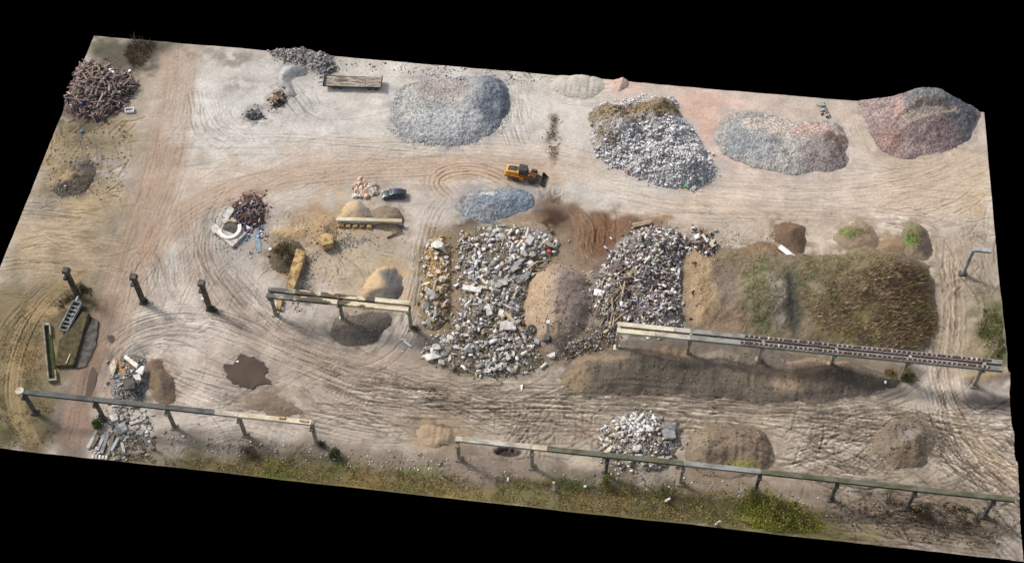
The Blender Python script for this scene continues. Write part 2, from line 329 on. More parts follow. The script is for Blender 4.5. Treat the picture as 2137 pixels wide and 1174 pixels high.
scr([(250,520),(560,560),(620,700),(230,650)], 110, 75, .8, (3, 12), (.14,.3), .04, .2, .4)
scr([(10,430),(250,430),(230,620),(-40,640)], 260, 5, 1.0, (1.5, 8), (.14,.28), .03, .22)
scr([(90,230),(280,250),(250,440),(50,440)], 150, 20, 3, (1, 5), (.16,.4), .09, .32)
scr([(340,100),(700,130),(620,320),(330,330)], 130, 80, 2.5, (3, 12), (.14,.3), .02, .12)
scr([(700,120),(1250,180),(1230,340),(700,330)], 110, 0, .8, (3, 14), (.14,.3), .02, .12)
scr([(1250,330),(2050,340),(2060,460),(1300,450)], 130, 0, .35, (5, 22), (.14,.34), .03, .14, .3)
scr([(340,340),(900,330),(900,420),(600,420),(430,520)], 110, 25, .8, (4, 16), (.14,.3), .03, .15, .6)
scr([(1050,860),(1240,870),(1240,960),(1000,960)], 110, 60, 2.4, (1.5, 6), (.2,.4), .08, .26)
scr([(560,440),(720,440),(850,560),(700,600),(540,560)], 110, 0, 3, (1, 6), (.15,.35), .06, .26)
scr([(1300,440),(1700,440),(1620,520),(1440,520)], 100, 0, 1.5, (1, 6), (.15,.3), .04, .18)
scr([(1700,1000),(2120,1040),(2137,1150),(1720,1090)], 200, -10, 1.6, (2, 10), (.2,.4), .09, .3)
scr([(240,900),(900,960),(1700,1040),(1700,1100),(250,950)], 160, 0, 3, (.8, 4), (.2,.4), .08, .3)
rough = sm(0, 30, 47-Y)*.5+.5
COL *= (1+(n3-.5)*.17*rough+(_hash((X/.6).astype(int), (Y/.6).astype(int), 4)-.5)*.06)[..., None]
H += (n3-.5)*.05*rough
H += sm(84, 90, X)*sm(6, 14, Y)*sm(46, 36, Y)*(fbm(X/5, Y/3.2, 3, 111)*2.6-.6)
# edge relief seen along the border
H += 1.1*np.exp(-((X+80.)/3.5)**2-((Y-92)/3.)**2)*0
# ------------------------------------------------------------------ materials
def newmat(name):
    m = bpy.data.materials.new(name); m.use_nodes = True
    return m, m.node_tree, m.node_tree.nodes['Principled BSDF']
def earth_mat(name, scale=2.2, bump=.05, det=.22, vor=0., rough=.95):
    m, t, b = newmat(name); N = t.nodes; Lk = t.links
    a = N.new('ShaderNodeAttribute'); a.attribute_name = 'Col'
    tc = N.new('ShaderNodeNewGeometry')
    n = N.new('ShaderNodeTexNoise'); n.inputs['Scale'].default_value = scale; n.inputs['Detail'].default_value = 6; n.inputs['Roughness'].default_value = .7
    Lk.new(tc.outputs['Position'], n.inputs['Vector'])
    mr = N.new('ShaderNodeMapRange'); mr.inputs[1].default_value = .3; mr.inputs[2].default_value = .7; mr.inputs[3].default_value = 1-det; mr.inputs[4].default_value = 1+det
    Lk.new(n.outputs[0], mr.inputs[0])
    vm = N.new('ShaderNodeVectorMath'); vm.operation = 'SCALE'; Lk.new(a.outputs['Color'], vm.inputs[0]); Lk.new(mr.outputs[0], vm.inputs['Scale'])
    hsrc = n.outputs[0]; out = vm.outputs[0]
    if vor:
        v = N.new('ShaderNodeTexVoronoi'); v.inputs['Scale'].default_value = vor; Lk.new(tc.outputs['Position'], v.inputs['Vector'])
        sv = N.new('ShaderNodeSeparateColor'); Lk.new(v.outputs['Color'], sv.inputs[0])
        m2 = N.new('ShaderNodeMapRange'); m2.inputs[3].default_value = .68; m2.inputs[4].default_value = 1.36; Lk.new(sv.outputs[0], m2.inputs[0])
        v2 = N.new('ShaderNodeVectorMath'); v2.operation = 'SCALE'; Lk.new(out, v2.inputs[0]); Lk.new(m2.outputs[0], v2.inputs['Scale']); out = v2.outputs[0]
        ms = N.new('ShaderNodeMath'); ms.operation = 'SUBTRACT'; Lk.new(n.outputs[0], ms.inputs[0]); Lk.new(v.outputs['Distance'], ms.inputs[1]); hsrc = ms.outputs[0]
    Lk.new(out, b.inputs['Base Color'])
    bp_ = N.new('ShaderNodeBump'); bp_.inputs['Strength'].default_value = .8; bp_.inputs['Distance'].default_value = bump
    Lk.new(hsrc, bp_.inputs['Height']); Lk.new(bp_.outputs[0], b.inputs['Normal'])
    b.inputs['Roughness'].default_value = rough; b.inputs['Specular IOR Level'].default_value = .15
    return m
M = {}
M['soil'] = earth_mat('soil', 1.8, .10, .16)
M['gravel'] = earth_mat('gravel', 3.5, .16, .18, vor=3.2)
M['frag'] = earth_mat('fragments', 6, .03, .2)
def surf(name, c, c2=None, scale=1.5, rough=.85, bump=.01, metal=0., vary=0., stretch=None, thr=(.4, .62), spec=.3, obj=True):
    m, t, b = newmat(name); N = t.nodes; Lk = t.links
    tc = N.new('ShaderNodeTexCoord'); src = tc.outputs['Object']
    if stretch:
        mp = N.new('ShaderNodeMapping'); mp.inputs['Scale'].default_value = stretch; Lk.new(src, mp.inputs[0]); src = mp.outputs[0]
    oi = N.new('ShaderNodeObjectInfo')
    ad = N.new('ShaderNodeVectorMath'); ad.operation = 'MULTIPLY_ADD'; ad.inputs[1].default_value = (1, 1, 1)
    sc_ = N.new('ShaderNodeVectorMath'); sc_.operation = 'SCALE'; sc_.inputs[0].default_value = (37., 21., 11.); Lk.new(oi.outputs['Random'], sc_.inputs['Scale'])
    Lk.new(src, ad.inputs[0]); Lk.new(sc_.outputs[0], ad.inputs[2]); src = ad.outputs[0]
    n = N.new('ShaderNodeTexNoise'); n.inputs['Scale'].default_value = scale; n.inputs['Detail'].default_value = 7; n.inputs['Roughness'].default_value = .62
    Lk.new(src, n.inputs['Vector'])
    mr = N.new('ShaderNodeMapRange'); mr.interpolation_type = 'SMOOTHSTEP'; mr.inputs[1].default_value = thr[0]; mr.inputs[2].default_value = thr[1]; Lk.new(n.outputs[0], mr.inputs[0])
    mx = N.new('ShaderNodeMix'); mx.data_type = 'RGBA'; Lk.new(mr.outputs[0], mx.inputs[0])
    c2 = c2 if c2 is not None else np.asarray(c)*.65
    mx.inputs[6].default_value = (*c, 1); mx.inputs[7].default_value = (*c2, 1)
    n2_ = N.new('ShaderNodeTexNoise'); n2_.inputs['Scale'].default_value = scale*7; n2_.inputs['Detail'].default_value = 4; Lk.new(src, n2_.inputs['Vector'])
    m2 = N.new('ShaderNodeMapRange'); m2.inputs[1].default_value = .3; m2.inputs[2].default_value = .7; m2.inputs[3].default_value = .84; m2.inputs[4].default_value = 1.16; Lk.new(n2_.outputs[0], m2.inputs[0])
    sc = N.new('ShaderNodeVectorMath'); sc.operation = 'SCALE'; Lk.new(mx.outputs[2], sc.inputs[0]); Lk.new(m2.outputs[0], sc.inputs['Scale']); out = sc.outputs[0]
    if vary:
        wn = N.new('ShaderNodeMapRange'); wn.inputs[3].default_value = 1-vary; wn.inputs[4].default_value = 1+vary*.8; Lk.new(oi.outputs['Random'], wn.inputs[0])
        s3 = N.new('ShaderNodeVectorMath'); s3.operation = 'SCALE'; Lk.new(out, s3.inputs[0]); Lk.new(wn.outputs[0], s3.inputs['Scale']); out = s3.outputs[0]
    Lk.new(out, b.inputs['Base Color']); b.inputs['Roughness'].default_value = rough; b.inputs['Metallic'].default_value = metal
    b.inputs['Specular IOR Level'].default_value = spec
    if bump:
        bp_ = N.new('ShaderNodeBump'); bp_.inputs['Distance'].default_value = bump; Lk.new(n2_.outputs[0], bp_.inputs['Height']); Lk.new(bp_.outputs[0], b.inputs['Normal'])
    return m
M['concrete'] = surf('concrete', col(226,219,208), col(184,176,164), 1.2, .9, .02, vary=.25)
M['tanconcrete'] = surf('sandy_concrete', col(226,212,190), col(192,172,142), .9, .9, .02, vary=.25)
M['greyconcrete'] = surf('old_grey_concrete', col(188,186,180), col(140,138,134), .8, .9, .02, vary=.22)
M['darkconcrete'] = surf('weathered_concrete', col(104,98,90), col(70,64,58), .9, .92, .02, vary=.2)
M['beamA'] = surf('peeling_white_beam', col(222,206,172), col(96,88,72), .42, .9, .02, stretch=(.55,1.2,1), thr=(.46,.54))
M['beamAg'] = surf('grey_patched_beam', col(104,102,96), col(176,168,148), .5, .9, .02, stretch=(.6,1.2,1), thr=(.5,.6))
M['beamy'] = surf('cream_beam', col(230,219,190), col(196,180,148), .5, .9, .02, stretch=(.4,1,1))
M['beamg'] = surf('grey_beam', col(158,156,148), col(120,118,110), .7, .9, .02, stretch=(.5,1,1))
M['beamlich'] = surf('lichen_beam', col(112,110,92), col(84,82,60), .8, .92, .02, stretch=(.5,1,1))
M['beamw'] = surf('pale_beam', col(206,198,180), col(160,150,134), .8, .9, .02, stretch=(.5,1,1))
M['beamc'] = surf('cement_grey_beam', col(108,108,102), col(78,78,72), .7, .92, .02, stretch=(.5,1,1))
M['post'] = surf('worn_post_concrete', col(168,156,136), col(120,110,94), .8, .92, .02)
M['clip'] = surf('dusty_clip', col(178,160,150), col(140,116,108), 3, .9, 0, vary=.2)
M['fadedblue'] = surf('faded_blue_sheet', col(150,168,178), col(120,140,152), 1.5, .8, 0)
M['rust'] = surf('rust', col(112,84,78), col(86,64,60), 2.5, .85, .01)
M['rustdark'] = surf('rust_dark', col(78,54,46), col(60,42,38), 2.5, .85, .01)
M['wood'] = surf('old_timber', col(146,126,120), col(104,88,84), 1.4, .9, .01, vary=.35, stretch=(.3,2,2))
M['palewood'] = surf('pale_timber', col(196,178,148), col(150,130,102), 1.4, .9, .01, vary=.35, stretch=(.3,2,2))
M['redstone'] = surf('pinkish_stone', col(222,196,174), col(194,158,134), 1.4, .9, .02, vary=.25)
M['palestone'] = surf('pale_stone', col(246,240,230), col(214,206,192), 1.4, .9, .02, vary=.2)
M['yellow'] = surf('loader_yellow', col(236,178,62), col(216,138,34), 1.5, .5, 0, spec=.5)
M['orange'] = surf('loader_orange', col(232,140,22), col(200,110,18), 1.5, .5, 0, spec=.5)
M['black'] = surf('black_metal', (.02,.02,.022), (.035,.033,.03), 2, .6, 0)
M['steel'] = surf('worn_steel', col(116,104,94), col(76,66,58), 2, .55, .01, metal=.3)
M['tyre'] = surf('rubber', (.035,.034,.033), (.075,.068,.06), 3, .85, .01)
M['glass'] = surf('dark_glass', (.012,.016,.02), (.02,.026,.03), 1, .12, 0, spec=.6)
M['carpaint'] = surf('navy_paint', (.008,.02,.032), (.01,.024,.038), 1, .25, 0, spec=.6)
M['lampclear'] = surf('headlamp_lens', (.75,.78,.8), (.6,.62,.65), 1, .15, 0)
M['lampred'] = surf('tail_lamp_red', (.35,.02,.05), (.25,.015,.03), 1, .25, 0)
M['chrome'] = surf('rim_alloy', (.32,.32,.33), (.22,.22,.23), 1, .35, 0, metal=.6)
M['galv'] = surf('galvanised_steel', col(176,184,182), col(132,138,136), 1.5, .6, .01, metal=.15)
M['whitepl'] = surf('white_plastic', (.72,.74,.74), (.6,.62,.62), 1, .4, 0)
M['bluepl'] = surf('blue_plastic', (.02,.16,.34), (.02,.12,.26), 1, .5, 0)
M['yellpl'] = surf('yellow_plastic', (.65,.5,.1), (.55,.4,.08), 1, .5, 0)
M['greenpl'] = surf('green_plastic', (.05,.35,.12), (.04,.25,.1), 1, .5, 0)
M['redpl'] = surf('red_plastic', (.5,.09,.09), (.35,.06,.06), 1, .5, 0)
M['deck'] = surf('bleached_boards', col(178,166,152), col(112,96,80), 1.1, .9, .01, stretch=(.5,3,1), thr=(.42,.6))
M['bark'] = surf('bark', col(96,84,70), col(68,58,48), 2, .95, .01)
M['oxide'] = surf('burnt_oxide_block', col(204,172,120), col(140,110,70), .9, .9, .04, thr=(.4,.6))
def puddle_mat():
    m, t, b = newmat('puddle_water'); b.inputs['Base Color'].default_value = (*col(72,56,44), 1)
    N = t.nodes; n = N.new('ShaderNodeTexNoise'); n.inputs['Scale'].default_value = .35; n.inputs['Detail'].default_value = 3
    g = N.new('ShaderNodeNewGeometry'); t.links.new(g.outputs['Position'], n.inputs['Vector'])
    r = N.new('ShaderNodeValToRGB'); r.color_ramp.elements[0].color = (*col(70,60,50), 1); r.color_ramp.elements[1].color = (*col(88,70,54), 1)
    r.color_ramp.elements[0].position = .4; r.color_ramp.elements[1].position = .62
    t.links.new(n.outputs[0], r.inputs[0]); t.links.new(r.outputs[0], b.inputs['Base Color'])
    b.inputs['Roughness'].default_value = .12; b.inputs['Specular IOR Level'].default_value = .25; return m
M['puddle'] = puddle_mat()

# ------------------------------------------------------------------ object helpers
def tag(o, label=None, cat=None, group=None, kind=None):
    if label: o['label'] = label
    if cat: o['category'] = cat
    if group: o['group'] = group
    if kind or cat: o['kind'] = kind or 'thing'
    return o
def link(name, me, parent=None, loc=None):
    o = bpy.data.objects.new(name, me); C.objects.link(o)
    if parent is not None: o.parent = parent
    if loc is not None: o.location = loc
    return o
def empty(name, loc, rz=0., rot=None):
    o = bpy.data.objects.new(name, None); C.objects.link(o); o.location = loc; o.rotation_euler = rot or (0, 0, rz); o.empty_display_size = .3
    return o
def npmesh(name, V, Fc, mat, cols=None, smooth=False):
    """V (n,3), Fc (m,k) all faces of one size"""
    me = bpy.data.meshes.new(name); k = Fc.shape[1]
    me.vertices.add(len(V)); me.vertices.foreach_set('co', np.asarray(V, np.float32).ravel())
    me.loops.add(Fc.size); me.loops.foreach_set('vertex_index', Fc.astype(np.int32).ravel())
    me.polygons.add(len(Fc)); me.polygons.foreach_set('loop_start', np.arange(0, Fc.size, k, dtype=np.int32))
    if smooth: me.polygons.foreach_set('use_smooth', np.ones(len(Fc), bool))
    me.update(calc_edges=True)
    if cols is not None:
        a = me.attributes.new('Col', 'FLOAT_COLOR', 'POINT'); cc = np.ones((len(V), 4), np.float32); cc[:, :3] = cols
        a.data.foreach_set('color', cc.ravel())
    me.materials.append(mat); return me
TOP = H.copy()
def zt(x, y):
    fx = (x+W2)/DS; fy = y/DS; i = int(min(max(fx, 0), NX-2)); j = int(min(max(fy, 0), NY-2)); a = min(max(fx-i, 0), 1); b = min(max(fy-j, 0), 1)
    return float((TOP[j, i]*(1-a)+TOP[j, i+1]*a)*(1-b)+(TOP[j+1, i]*(1-a)+TOP[j+1, i+1]*a)*b)
def patch_mesh(name, jsl, isl, mask, Z, colr, mat, smooth=True):
    xx = X[jsl, isl]; yy = Y[jsl, isl]
    idx = -np.ones(mask.shape, int); q = mask[:-1, :-1] & mask[1:, :-1] & mask[:-1, 1:] & mask[1:, 1:]
    use = np.zeros(mask.shape, bool); use[:-1, :-1] |= q; use[1:, :-1] |= q; use[:-1, 1:] |= q; use[1:, 1:] |= q
    idx[use] = np.arange(use.sum())
    V = np.stack([xx[use], yy[use], Z[use]], 1)
    c0 = np.array([V[:, 0].mean(), V[:, 1].mean(), V[:, 2].min()]); 
    Fc = np.stack([idx[:-1, :-1][q], idx[:-1, 1:][q], idx[1:, 1:][q], idx[1:, :-1][q]], 1)
    return npmesh(name, V-c0, Fc, mat, colr[use], smooth), c0
def pile(name, label, poly, hmax, base, slope=.62, rough=.05, speck=.3, lump=.35, lumpsc=3., bumps=(), paints=(), mat='gravel', cat='pile', group=None, rilled=0., warp=.9, coarse=0., scoops=(), flat=.0, edge=1.5, halo=.7):
    p = smooth_poly(ats(poly), 3); w_ = window(p, 2.5)
    x, y = X[w_], Y[w_]; gx = warpx[w_]*warp; gy = warpy[w_]*warp
    d = inside_d(p, x+gx, y+gy)
    e = np.maximum(d, 0)*slope
    h = hmax*(1-np.exp(-(e/hmax)**1.08*1.2)) if not flat else np.minimum(e, hmax)
    env = sm(0, .6, h/max(hmax, .1))
    h = h*(1+(fbm(x/lumpsc, y/lumpsc, 3, 200+len(name))-.5)*2*lump*env)
    for (bx, by, br, ba) in bumps:
        cx_, cy_ = at(bx, by); h = h+ba*np.exp(-((x-cx_)**2+(y-cy_)**2)/br**2)*sm(0, 2.0, np.maximum(d, 0))
    for (sp_, fc_, sw_) in scoops:
        q_ = smooth_poly(ats(sp_), 3); h = h*(1-(1-fc_)*sm(-sw_, sw_, inside_d(q_, x+gx*.6, y+gy*.6)))
    if rilled: h = h+rilled*(vn(x/.55, y/4.5, 300)-.5)*env
    hs = _hash((x/DS).round().astype(int), (y/DS).round().astype(int), 17)
    fn = (fbm(x/.8, y/.8, 3, 210)-.5)
    h = h+rough*((hs-.5)*1.6+fn*2.6)*sm(-.1, .5, d)+(fbm(x/1.5, y/1.1, 4, 215)-.5)*min(.5, hmax*.16)*env
    if coarse:
        hc = vn(x/.55, y/.55, 231); h = h+coarse*(hc-.5)*2*sm(-.1, .8, d)
    h = np.maximum(h, 0)+.03
    thr = (hs-.5)*.5*edge
    mask = d > -.25+thr*1.0
    if halo:
        hm = (1-sm(0, 3.2, -d))*halo*sm(.3, .75, fbm(x/1.1+3, y/1.1, 3, 99)); COL[w_] = COL[w_]*(1-hm[..., None])+np.asarray(base)*.95*hm[..., None]
    z0 = H[w_]; Z = np.where(d > 0, z0+h, z0+.03+d*.35)
    Z = np.maximum(Z, np.where(d > .2, TOP[w_]+.02, -99)) if False else Z
    cc = np.zeros(x.shape+(3,)); cc[:] = base
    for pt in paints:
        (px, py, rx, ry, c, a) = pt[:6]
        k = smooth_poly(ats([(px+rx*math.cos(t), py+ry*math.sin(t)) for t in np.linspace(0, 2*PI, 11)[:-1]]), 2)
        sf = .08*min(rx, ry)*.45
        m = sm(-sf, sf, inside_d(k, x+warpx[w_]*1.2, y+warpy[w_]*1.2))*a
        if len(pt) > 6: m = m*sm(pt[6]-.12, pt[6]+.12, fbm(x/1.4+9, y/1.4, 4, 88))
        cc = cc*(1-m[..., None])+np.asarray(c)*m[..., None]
    if mat == 'soil': g_ = cc.mean(-1, keepdims=True); cc = g_+(cc-g_)*.78
    cc = cc*(1+(fbm(x/2.5, y/2.5, 4, 240)-.5)*.36+(hs-.5)*speck*2*.62+(vn(x/.42, y/.42, 251)-.5)*speck*.8)[..., None]
    cc = np.clip(cc, .008, .9)
    me, c0 = patch_mesh(name, w_[0], w_[1], mask, Z, cc, M[mat])
    o = link(name, me, None, c0); tag(o, label, cat, group)
    TOP[w_] = np.where(mask, np.maximum(TOP[w_], Z), TOP[w_])
    return o
class MB:
    """collects polygons for one mesh"""
    def __init__(s): s.v = []; s.f = []
    def add(s, vs, fs): n = len(s.v); s.v += [tuple(v) for v in vs]; s.f += [tuple(n+i for i in f) for f in fs]; return s
    def box(s, c, d, rot=None, taper=1.):
        x, y, z = [k/2 for k in d]; t = taper
        vs = [Vector(p) for p in ((-x,-y,-z),(x,-y,-z),(x,y,-z),(-x,y,-z),(-x*t,-y*t,z),(x*t,-y*t,z),(x*t,y*t,z),(-x*t,y*t,z))]
        if rot is not None: vs = [rot @ v for v in vs]
        return s.add([v+Vector(c) for v in vs], [(0,3,2,1),(4,5,6,7),(0,1,5,4),(1,2,6,5),(2,3,7,6),(3,0,4,7)])
    def bar(s, a, b, w, h=None):
        a = Vector(a); b = Vector(b); h = h or w; d = b-a; q = d.to_track_quat('X', 'Z').to_matrix()
        return s.box((a+b)/2, (d.length, w, h), q)
    def cyl(s, a, b, r, r2=None, n=14, cap=True):
        a = Vector(a); b = Vector(b); r2 = r if r2 is None else r2; q = (b-a).to_track_quat('Z', 'X').to_matrix(); vs = []
        for k, (p, rr) in enumerate(((a, r), (b, r2))):
            for i in range(n): t = 2*PI*i/n; vs.append(p+q @ Vector((rr*math.cos(t), rr*math.sin(t), 0)))
        fs = [(i, (i+1) % n, n+(i+1) % n, n+i) for i in range(n)]
        if cap: fs += [tuple(range(n-1, -1, -1)), tuple(range(n, 2*n))]
        return s.add(vs, fs)
    def prism(s, prof, axis, a, b):
        """profile (u,v) extruded along axis from a to b; axis 'y': u=x v=z; 'x': u=y v=z"""
        n = len(prof); vs = []
        for t in (a, b):
            for u, v in prof: vs.append((u, t, v) if axis == 'y' else ((t, u, v) if axis == 'x' else (u, v, t)))
        return s.add(vs, [tuple(range(n-1, -1, -1)), tuple(range(n, 2*n))]+[(i, (i+1) % n, n+(i+1) % n, n+i) for i in range(n)])
    def mesh(s, name, mat, bevel=0., jit=0., seg=1):
        me = bpy.data.meshes.new(name); me.from_pydata(s.v, [], s.f); me.update()
        bm = bmesh.new(); bm.from_mesh(me)
        bmesh.ops.recalc_face_normals(bm, faces=bm.faces)
        if bevel: bmesh.ops.bevel(bm, geom=[e for e in bm.edges], offset=bevel, segments=seg, affect='EDGES', profile=.6, clamp_overlap=True)
        if jit:
            for v in bm.verts: v.co += Vector((random.uniform(-jit, jit), random.uniform(-jit, jit), random.uniform(-jit, jit)))
        bm.to_mesh(me); bm.free(); me.materials.append(M[mat]); return me
    def build(s, name, mat, parent=None, bevel=0., jit=0., loc=None, seg=1): return link(name, s.mesh(name, mat, bevel, jit, seg), parent, loc)
def chunk_mesh(name, mat, dims, seed, flatp=.5, cuts=2, pts=16):
    """irregular broken lump: hull of jittered points in a box"""
    r = random.Random(seed); bm = bmesh.new()
    for i in range(pts):
        p = [r.uniform(-1, 1) for _ in range(3)]; k = max(abs(a) for a in p)
        p = [a/k*r.uniform(.8, 1) if abs(a) < k else (1 if a > 0 else -1)*r.uniform(.86, 1.) for a in p]
        bm.verts.new((p[0]*dims[0]/2, p[1]*dims[1]/2, p[2]*dims[2]/2))
    res = bmesh.ops.convex_hull(bm, input=bm.verts)
    bmesh.ops.delete(bm, geom=[g for g in res['geom_interior'] if isinstance(g, bmesh.types.BMVert)], context='VERTS')
    bmesh.ops.bevel(bm, geom=list(bm.edges), offset=.03, segments=1, affect='EDGES', clamp_overlap=True)
    me = bpy.data.meshes.new(name); bm.to_mesh(me); bm.free(); me.materials.append(M[mat]); return me
def slab_mesh(name, mat, dims, seed):
    r = random.Random(seed); x, y, z = [k/2 for k in dims]; b = MB(); n = r.choice((4, 5, 5, 6)); a0 = r.uniform(0, 6)
    pts = []
    for i in range(n): a = a0+2*PI*(i+r.uniform(-.22, .22))/n; k = 1/max(abs(math.cos(a)), abs(math.sin(a)))**.7; pts.append((x*math.cos(a)*k, y*math.sin(a)*k))
    b.prism(pts, 'z', -z, z); return b.mesh(name, mat, .03, min(dims)*.07)
def rand_in(poly_px, n, rs, inset=0.):
    p = smooth_poly(ats(poly_px), 2); out = []; x0, y0 = p.min(0); x1, y1 = p.max(0)
    while len(out) < n:
        q = rs.rand(n*3, 2)*[x1-x0, y1-y0]+[x0, y0]; d = inside_d(p, q[:, 0], q[:, 1])
        ok = (d > inset) & (q[:, 1] > .3) & (q[:, 1] < DEP-.3) & (abs(q[:, 0]) < W2-.3)
        out += [tuple(a) for a in q[ok]]
    return out[:n]
def fragments(name, label, poly, n, size, cols, flat=.6, seed=1, lift=.3, elong=1.6, cat='rubble', parent=None, spill=1.4):
    rs = np.random.RandomState(seed); P = np.array(rand_in(poly, n, rs)); n0 = n
    P = P+rs.randn(n, 2)*spill*(rs.rand(n, 1)**2); P[:, 0] = np.clip(P[:, 0], -W2+.2, W2-.2); P[:, 1] = np.clip(P[:, 1], .2, DEP-.1)
    Zb = np.array([zt(a, b) for a, b in P])
    kp = fbm(P[:, 0]/1.3+seed, P[:, 1]/1.3, 3, 60+seed)+(rs.rand(n)-.5)*.3; P = P[kp > .42]; Zb = Zb[kp > .42]; n = len(P)
    sz = size[0]*.62*(size[1]/size[0])**(rs.rand(n)**2.6)
    B = np.array([(-1,-1,-1),(1,-1,-1),(1,1,-1),(-1,1,-1),(-1,-1,1),(1,-1,1),(1,1,1),(-1,1,1)], float)*.5
    V = B[None]*(1+(rs.rand(n, 8, 3)-.5)*.75)
    dims = np.stack([sz*(1+rs.rand(n)*(elong-1)), sz*(.5+rs.rand(n)*.5), sz*flat*(.5+rs.rand(n)*.6)], 1); V = V*dims[:, None]
    a = rs.rand(n)*2*PI; tx = (rs.rand(n)-.5)*1.1; ca, sa, ct, st = np.cos(a), np.sin(a), np.cos(tx), np.sin(tx)
    x, y, z = V[..., 0].copy(), V[..., 1].copy(), V[..., 2].copy()
    x2 = x*ct[:, None]+z*st[:, None]; z2 = -x*st[:, None]+z*ct[:, None]
    x3 = x2*ca[:, None]-y*sa[:, None]; y3 = x2*sa[:, None]+y*ca[:, None]
    V = np.stack([x3+P[:, 0, None], y3+P[:, 1, None], z2+(Zb+sz*.12+rs.rand(n)*sz*lift)[:, None]], -1).reshape(-1, 3)
    F0 = np.array([(0,3,2,1),(4,5,6,7),(0,1,5,4),(1,2,6,5),(2,3,7,6),(3,0,4,7)])
    Fc = (F0[None]+(np.arange(n)*8)[:, None, None]).reshape(-1, 4)
    cl = np.minimum(np.array(cols)[rs.randint(0, len(cols), n)]*1.22*(1+(rs.rand(n)-.5)*.4)[:, None], .8)
    V[:, 1] = np.clip(V[:, 1], .02, DEP)
    c0 = np.array([P[:, 0].mean(), P[:, 1].mean(), 0.])
    me = npmesh(name, V-c0, Fc, M['frag'], np.repeat(cl, 8, 0)); o = link(name, me, parent, c0)
    if parent is not None: o.location = Vector(c0)-parent.location
    return tag(o, label, None if parent is not None else cat, None, 'stuff')
def tufts(name, label, poly, n, hgt, cols, wid=.07, lean=.5, seed=1, cat='grass', patch=None, leandir=None):
    rs = np.random.RandomState(seed); P = np.array(rand_in(poly, n, rs))
    pp = smooth_poly(ats(poly), 2); dE = inside_d(pp, P[:, 0], P[:, 1]); kk = dE > (fbm(P[:, 0]/1.8, P[:, 1]/1.8, 3, 7)-.25)*5*rs.rand(n)**.5; kk |= (P[:, 1] < 1.6); P = P[kk]; n = len(P)
    if patch is not None:
        k = fbm(P[:, 0]/2.2+7, P[:, 1]/2.2, 3, seed) > patch; P = P[k]; n = len(P)
    Zb = np.array([zt(a, b) for a, b in P]); a = rs.rand(n)*2*PI; h = hgt[0]+(hgt[1]-hgt[0])*rs.rand(n)**1.5
    wx, wy = np.cos(a)*wid*.5, np.sin(a)*wid*.5
    la = rs.rand(n)*2*PI; ll = h*lean*(.3+rs.rand(n)); lx, ly = np.cos(la)*ll, np.sin(la)*ll
    if leandir is not None: lx = lx*.55+leandir[0]*h; ly = ly*.55+leandir[1]*h
    mx, my = lx*.4, ly*.4
    V = np.stack([np.stack([P[:, 0]-wx, P[:, 1]-wy, Zb-.03], 1), np.stack([P[:, 0]+wx, P[:, 1]+wy, Zb-.03], 1),
                  np.stack([P[:, 0]+mx+wx*.8, P[:, 1]+my+wy*.8, Zb+h*.6], 1), np.stack([P[:, 0]+lx, P[:, 1]+ly, Zb+h], 1)], 1).reshape(-1, 3)
    V[:, 1] = np.clip(V[:, 1], .0, DEP+.4)
    Fc = (np.array([(0, 1, 2, 3)])[None]+(np.arange(n)*4)[:, None, None]).reshape(-1, 4)
    ci = np.clip((fbm(P[:, 0]/3, P[:, 1]/3, 3, 5+seed)*1.9-.45)*len(cols)+rs.randn(n)*.7, 0, len(cols)-1).astype(int)
    cl = np.array(cols)[ci]*2.1*(1+(rs.rand(n)-.5)*.5)[:, None]
    c0 = np.array([P[:, 0].mean(), P[:, 1].mean(), 0.])
    me = npmesh(name, V-c0, Fc, M['frag'], np.repeat(cl, 4, 0)); return tag(link(name, me, None, c0), label, cat, None, 'stuff')
# ------------------------------------------------------------------ ground sheet
def build_ground():
    msk = np.ones((NY, NX), bool)
    me, c0 = patch_mesh('ground', slice(0, NY), slice(0, NX), msk, H, np.clip(COL, .01, .9), M['soil'])
    tag(link('ground', me, None, c0), 'bare dusty yard floor crossed by wheel tracks', 'ground', None, 'structure')
# flood water levels
def puddle(pts, label, z=None):
    p = smooth_poly(ats(pts), 2); p = np.concatenate([np.linspace(p[i], p[(i+1) % len(p)], 6, endpoint=False) for i in range(len(p))]); k = p.copy()
    r = fbm(p[:, 0]/.9, p[:, 1]/.9, 3, 44)-.5; ctr = p.mean(0); r2 = fbm(p[:, 0]/.35, p[:, 1]/.35, 2, 45)-.5; k = ctr+(p-ctr)*(1+r[:, None]*.5+r2[:, None]*.22)
    zz = [zt(a, b) for a, b in k]; zc = max(zz)+.03 if z is None else z
    bm = bmesh.new(); vs = [bm.verts.new((a-ctr[0], b-ctr[1], 0)) for a, b in k]; f = bm.faces.new(vs); bmesh.ops.triangulate(bm, faces=[f])
    me = bpy.data.meshes.new('puddle'); bm.to_mesh(me); bm.free(); me.materials.append(M['puddle'])
    tag(link('puddle', me, None, (ctr[0], ctr[1], zc)), label, 'puddle', None, 'structure')

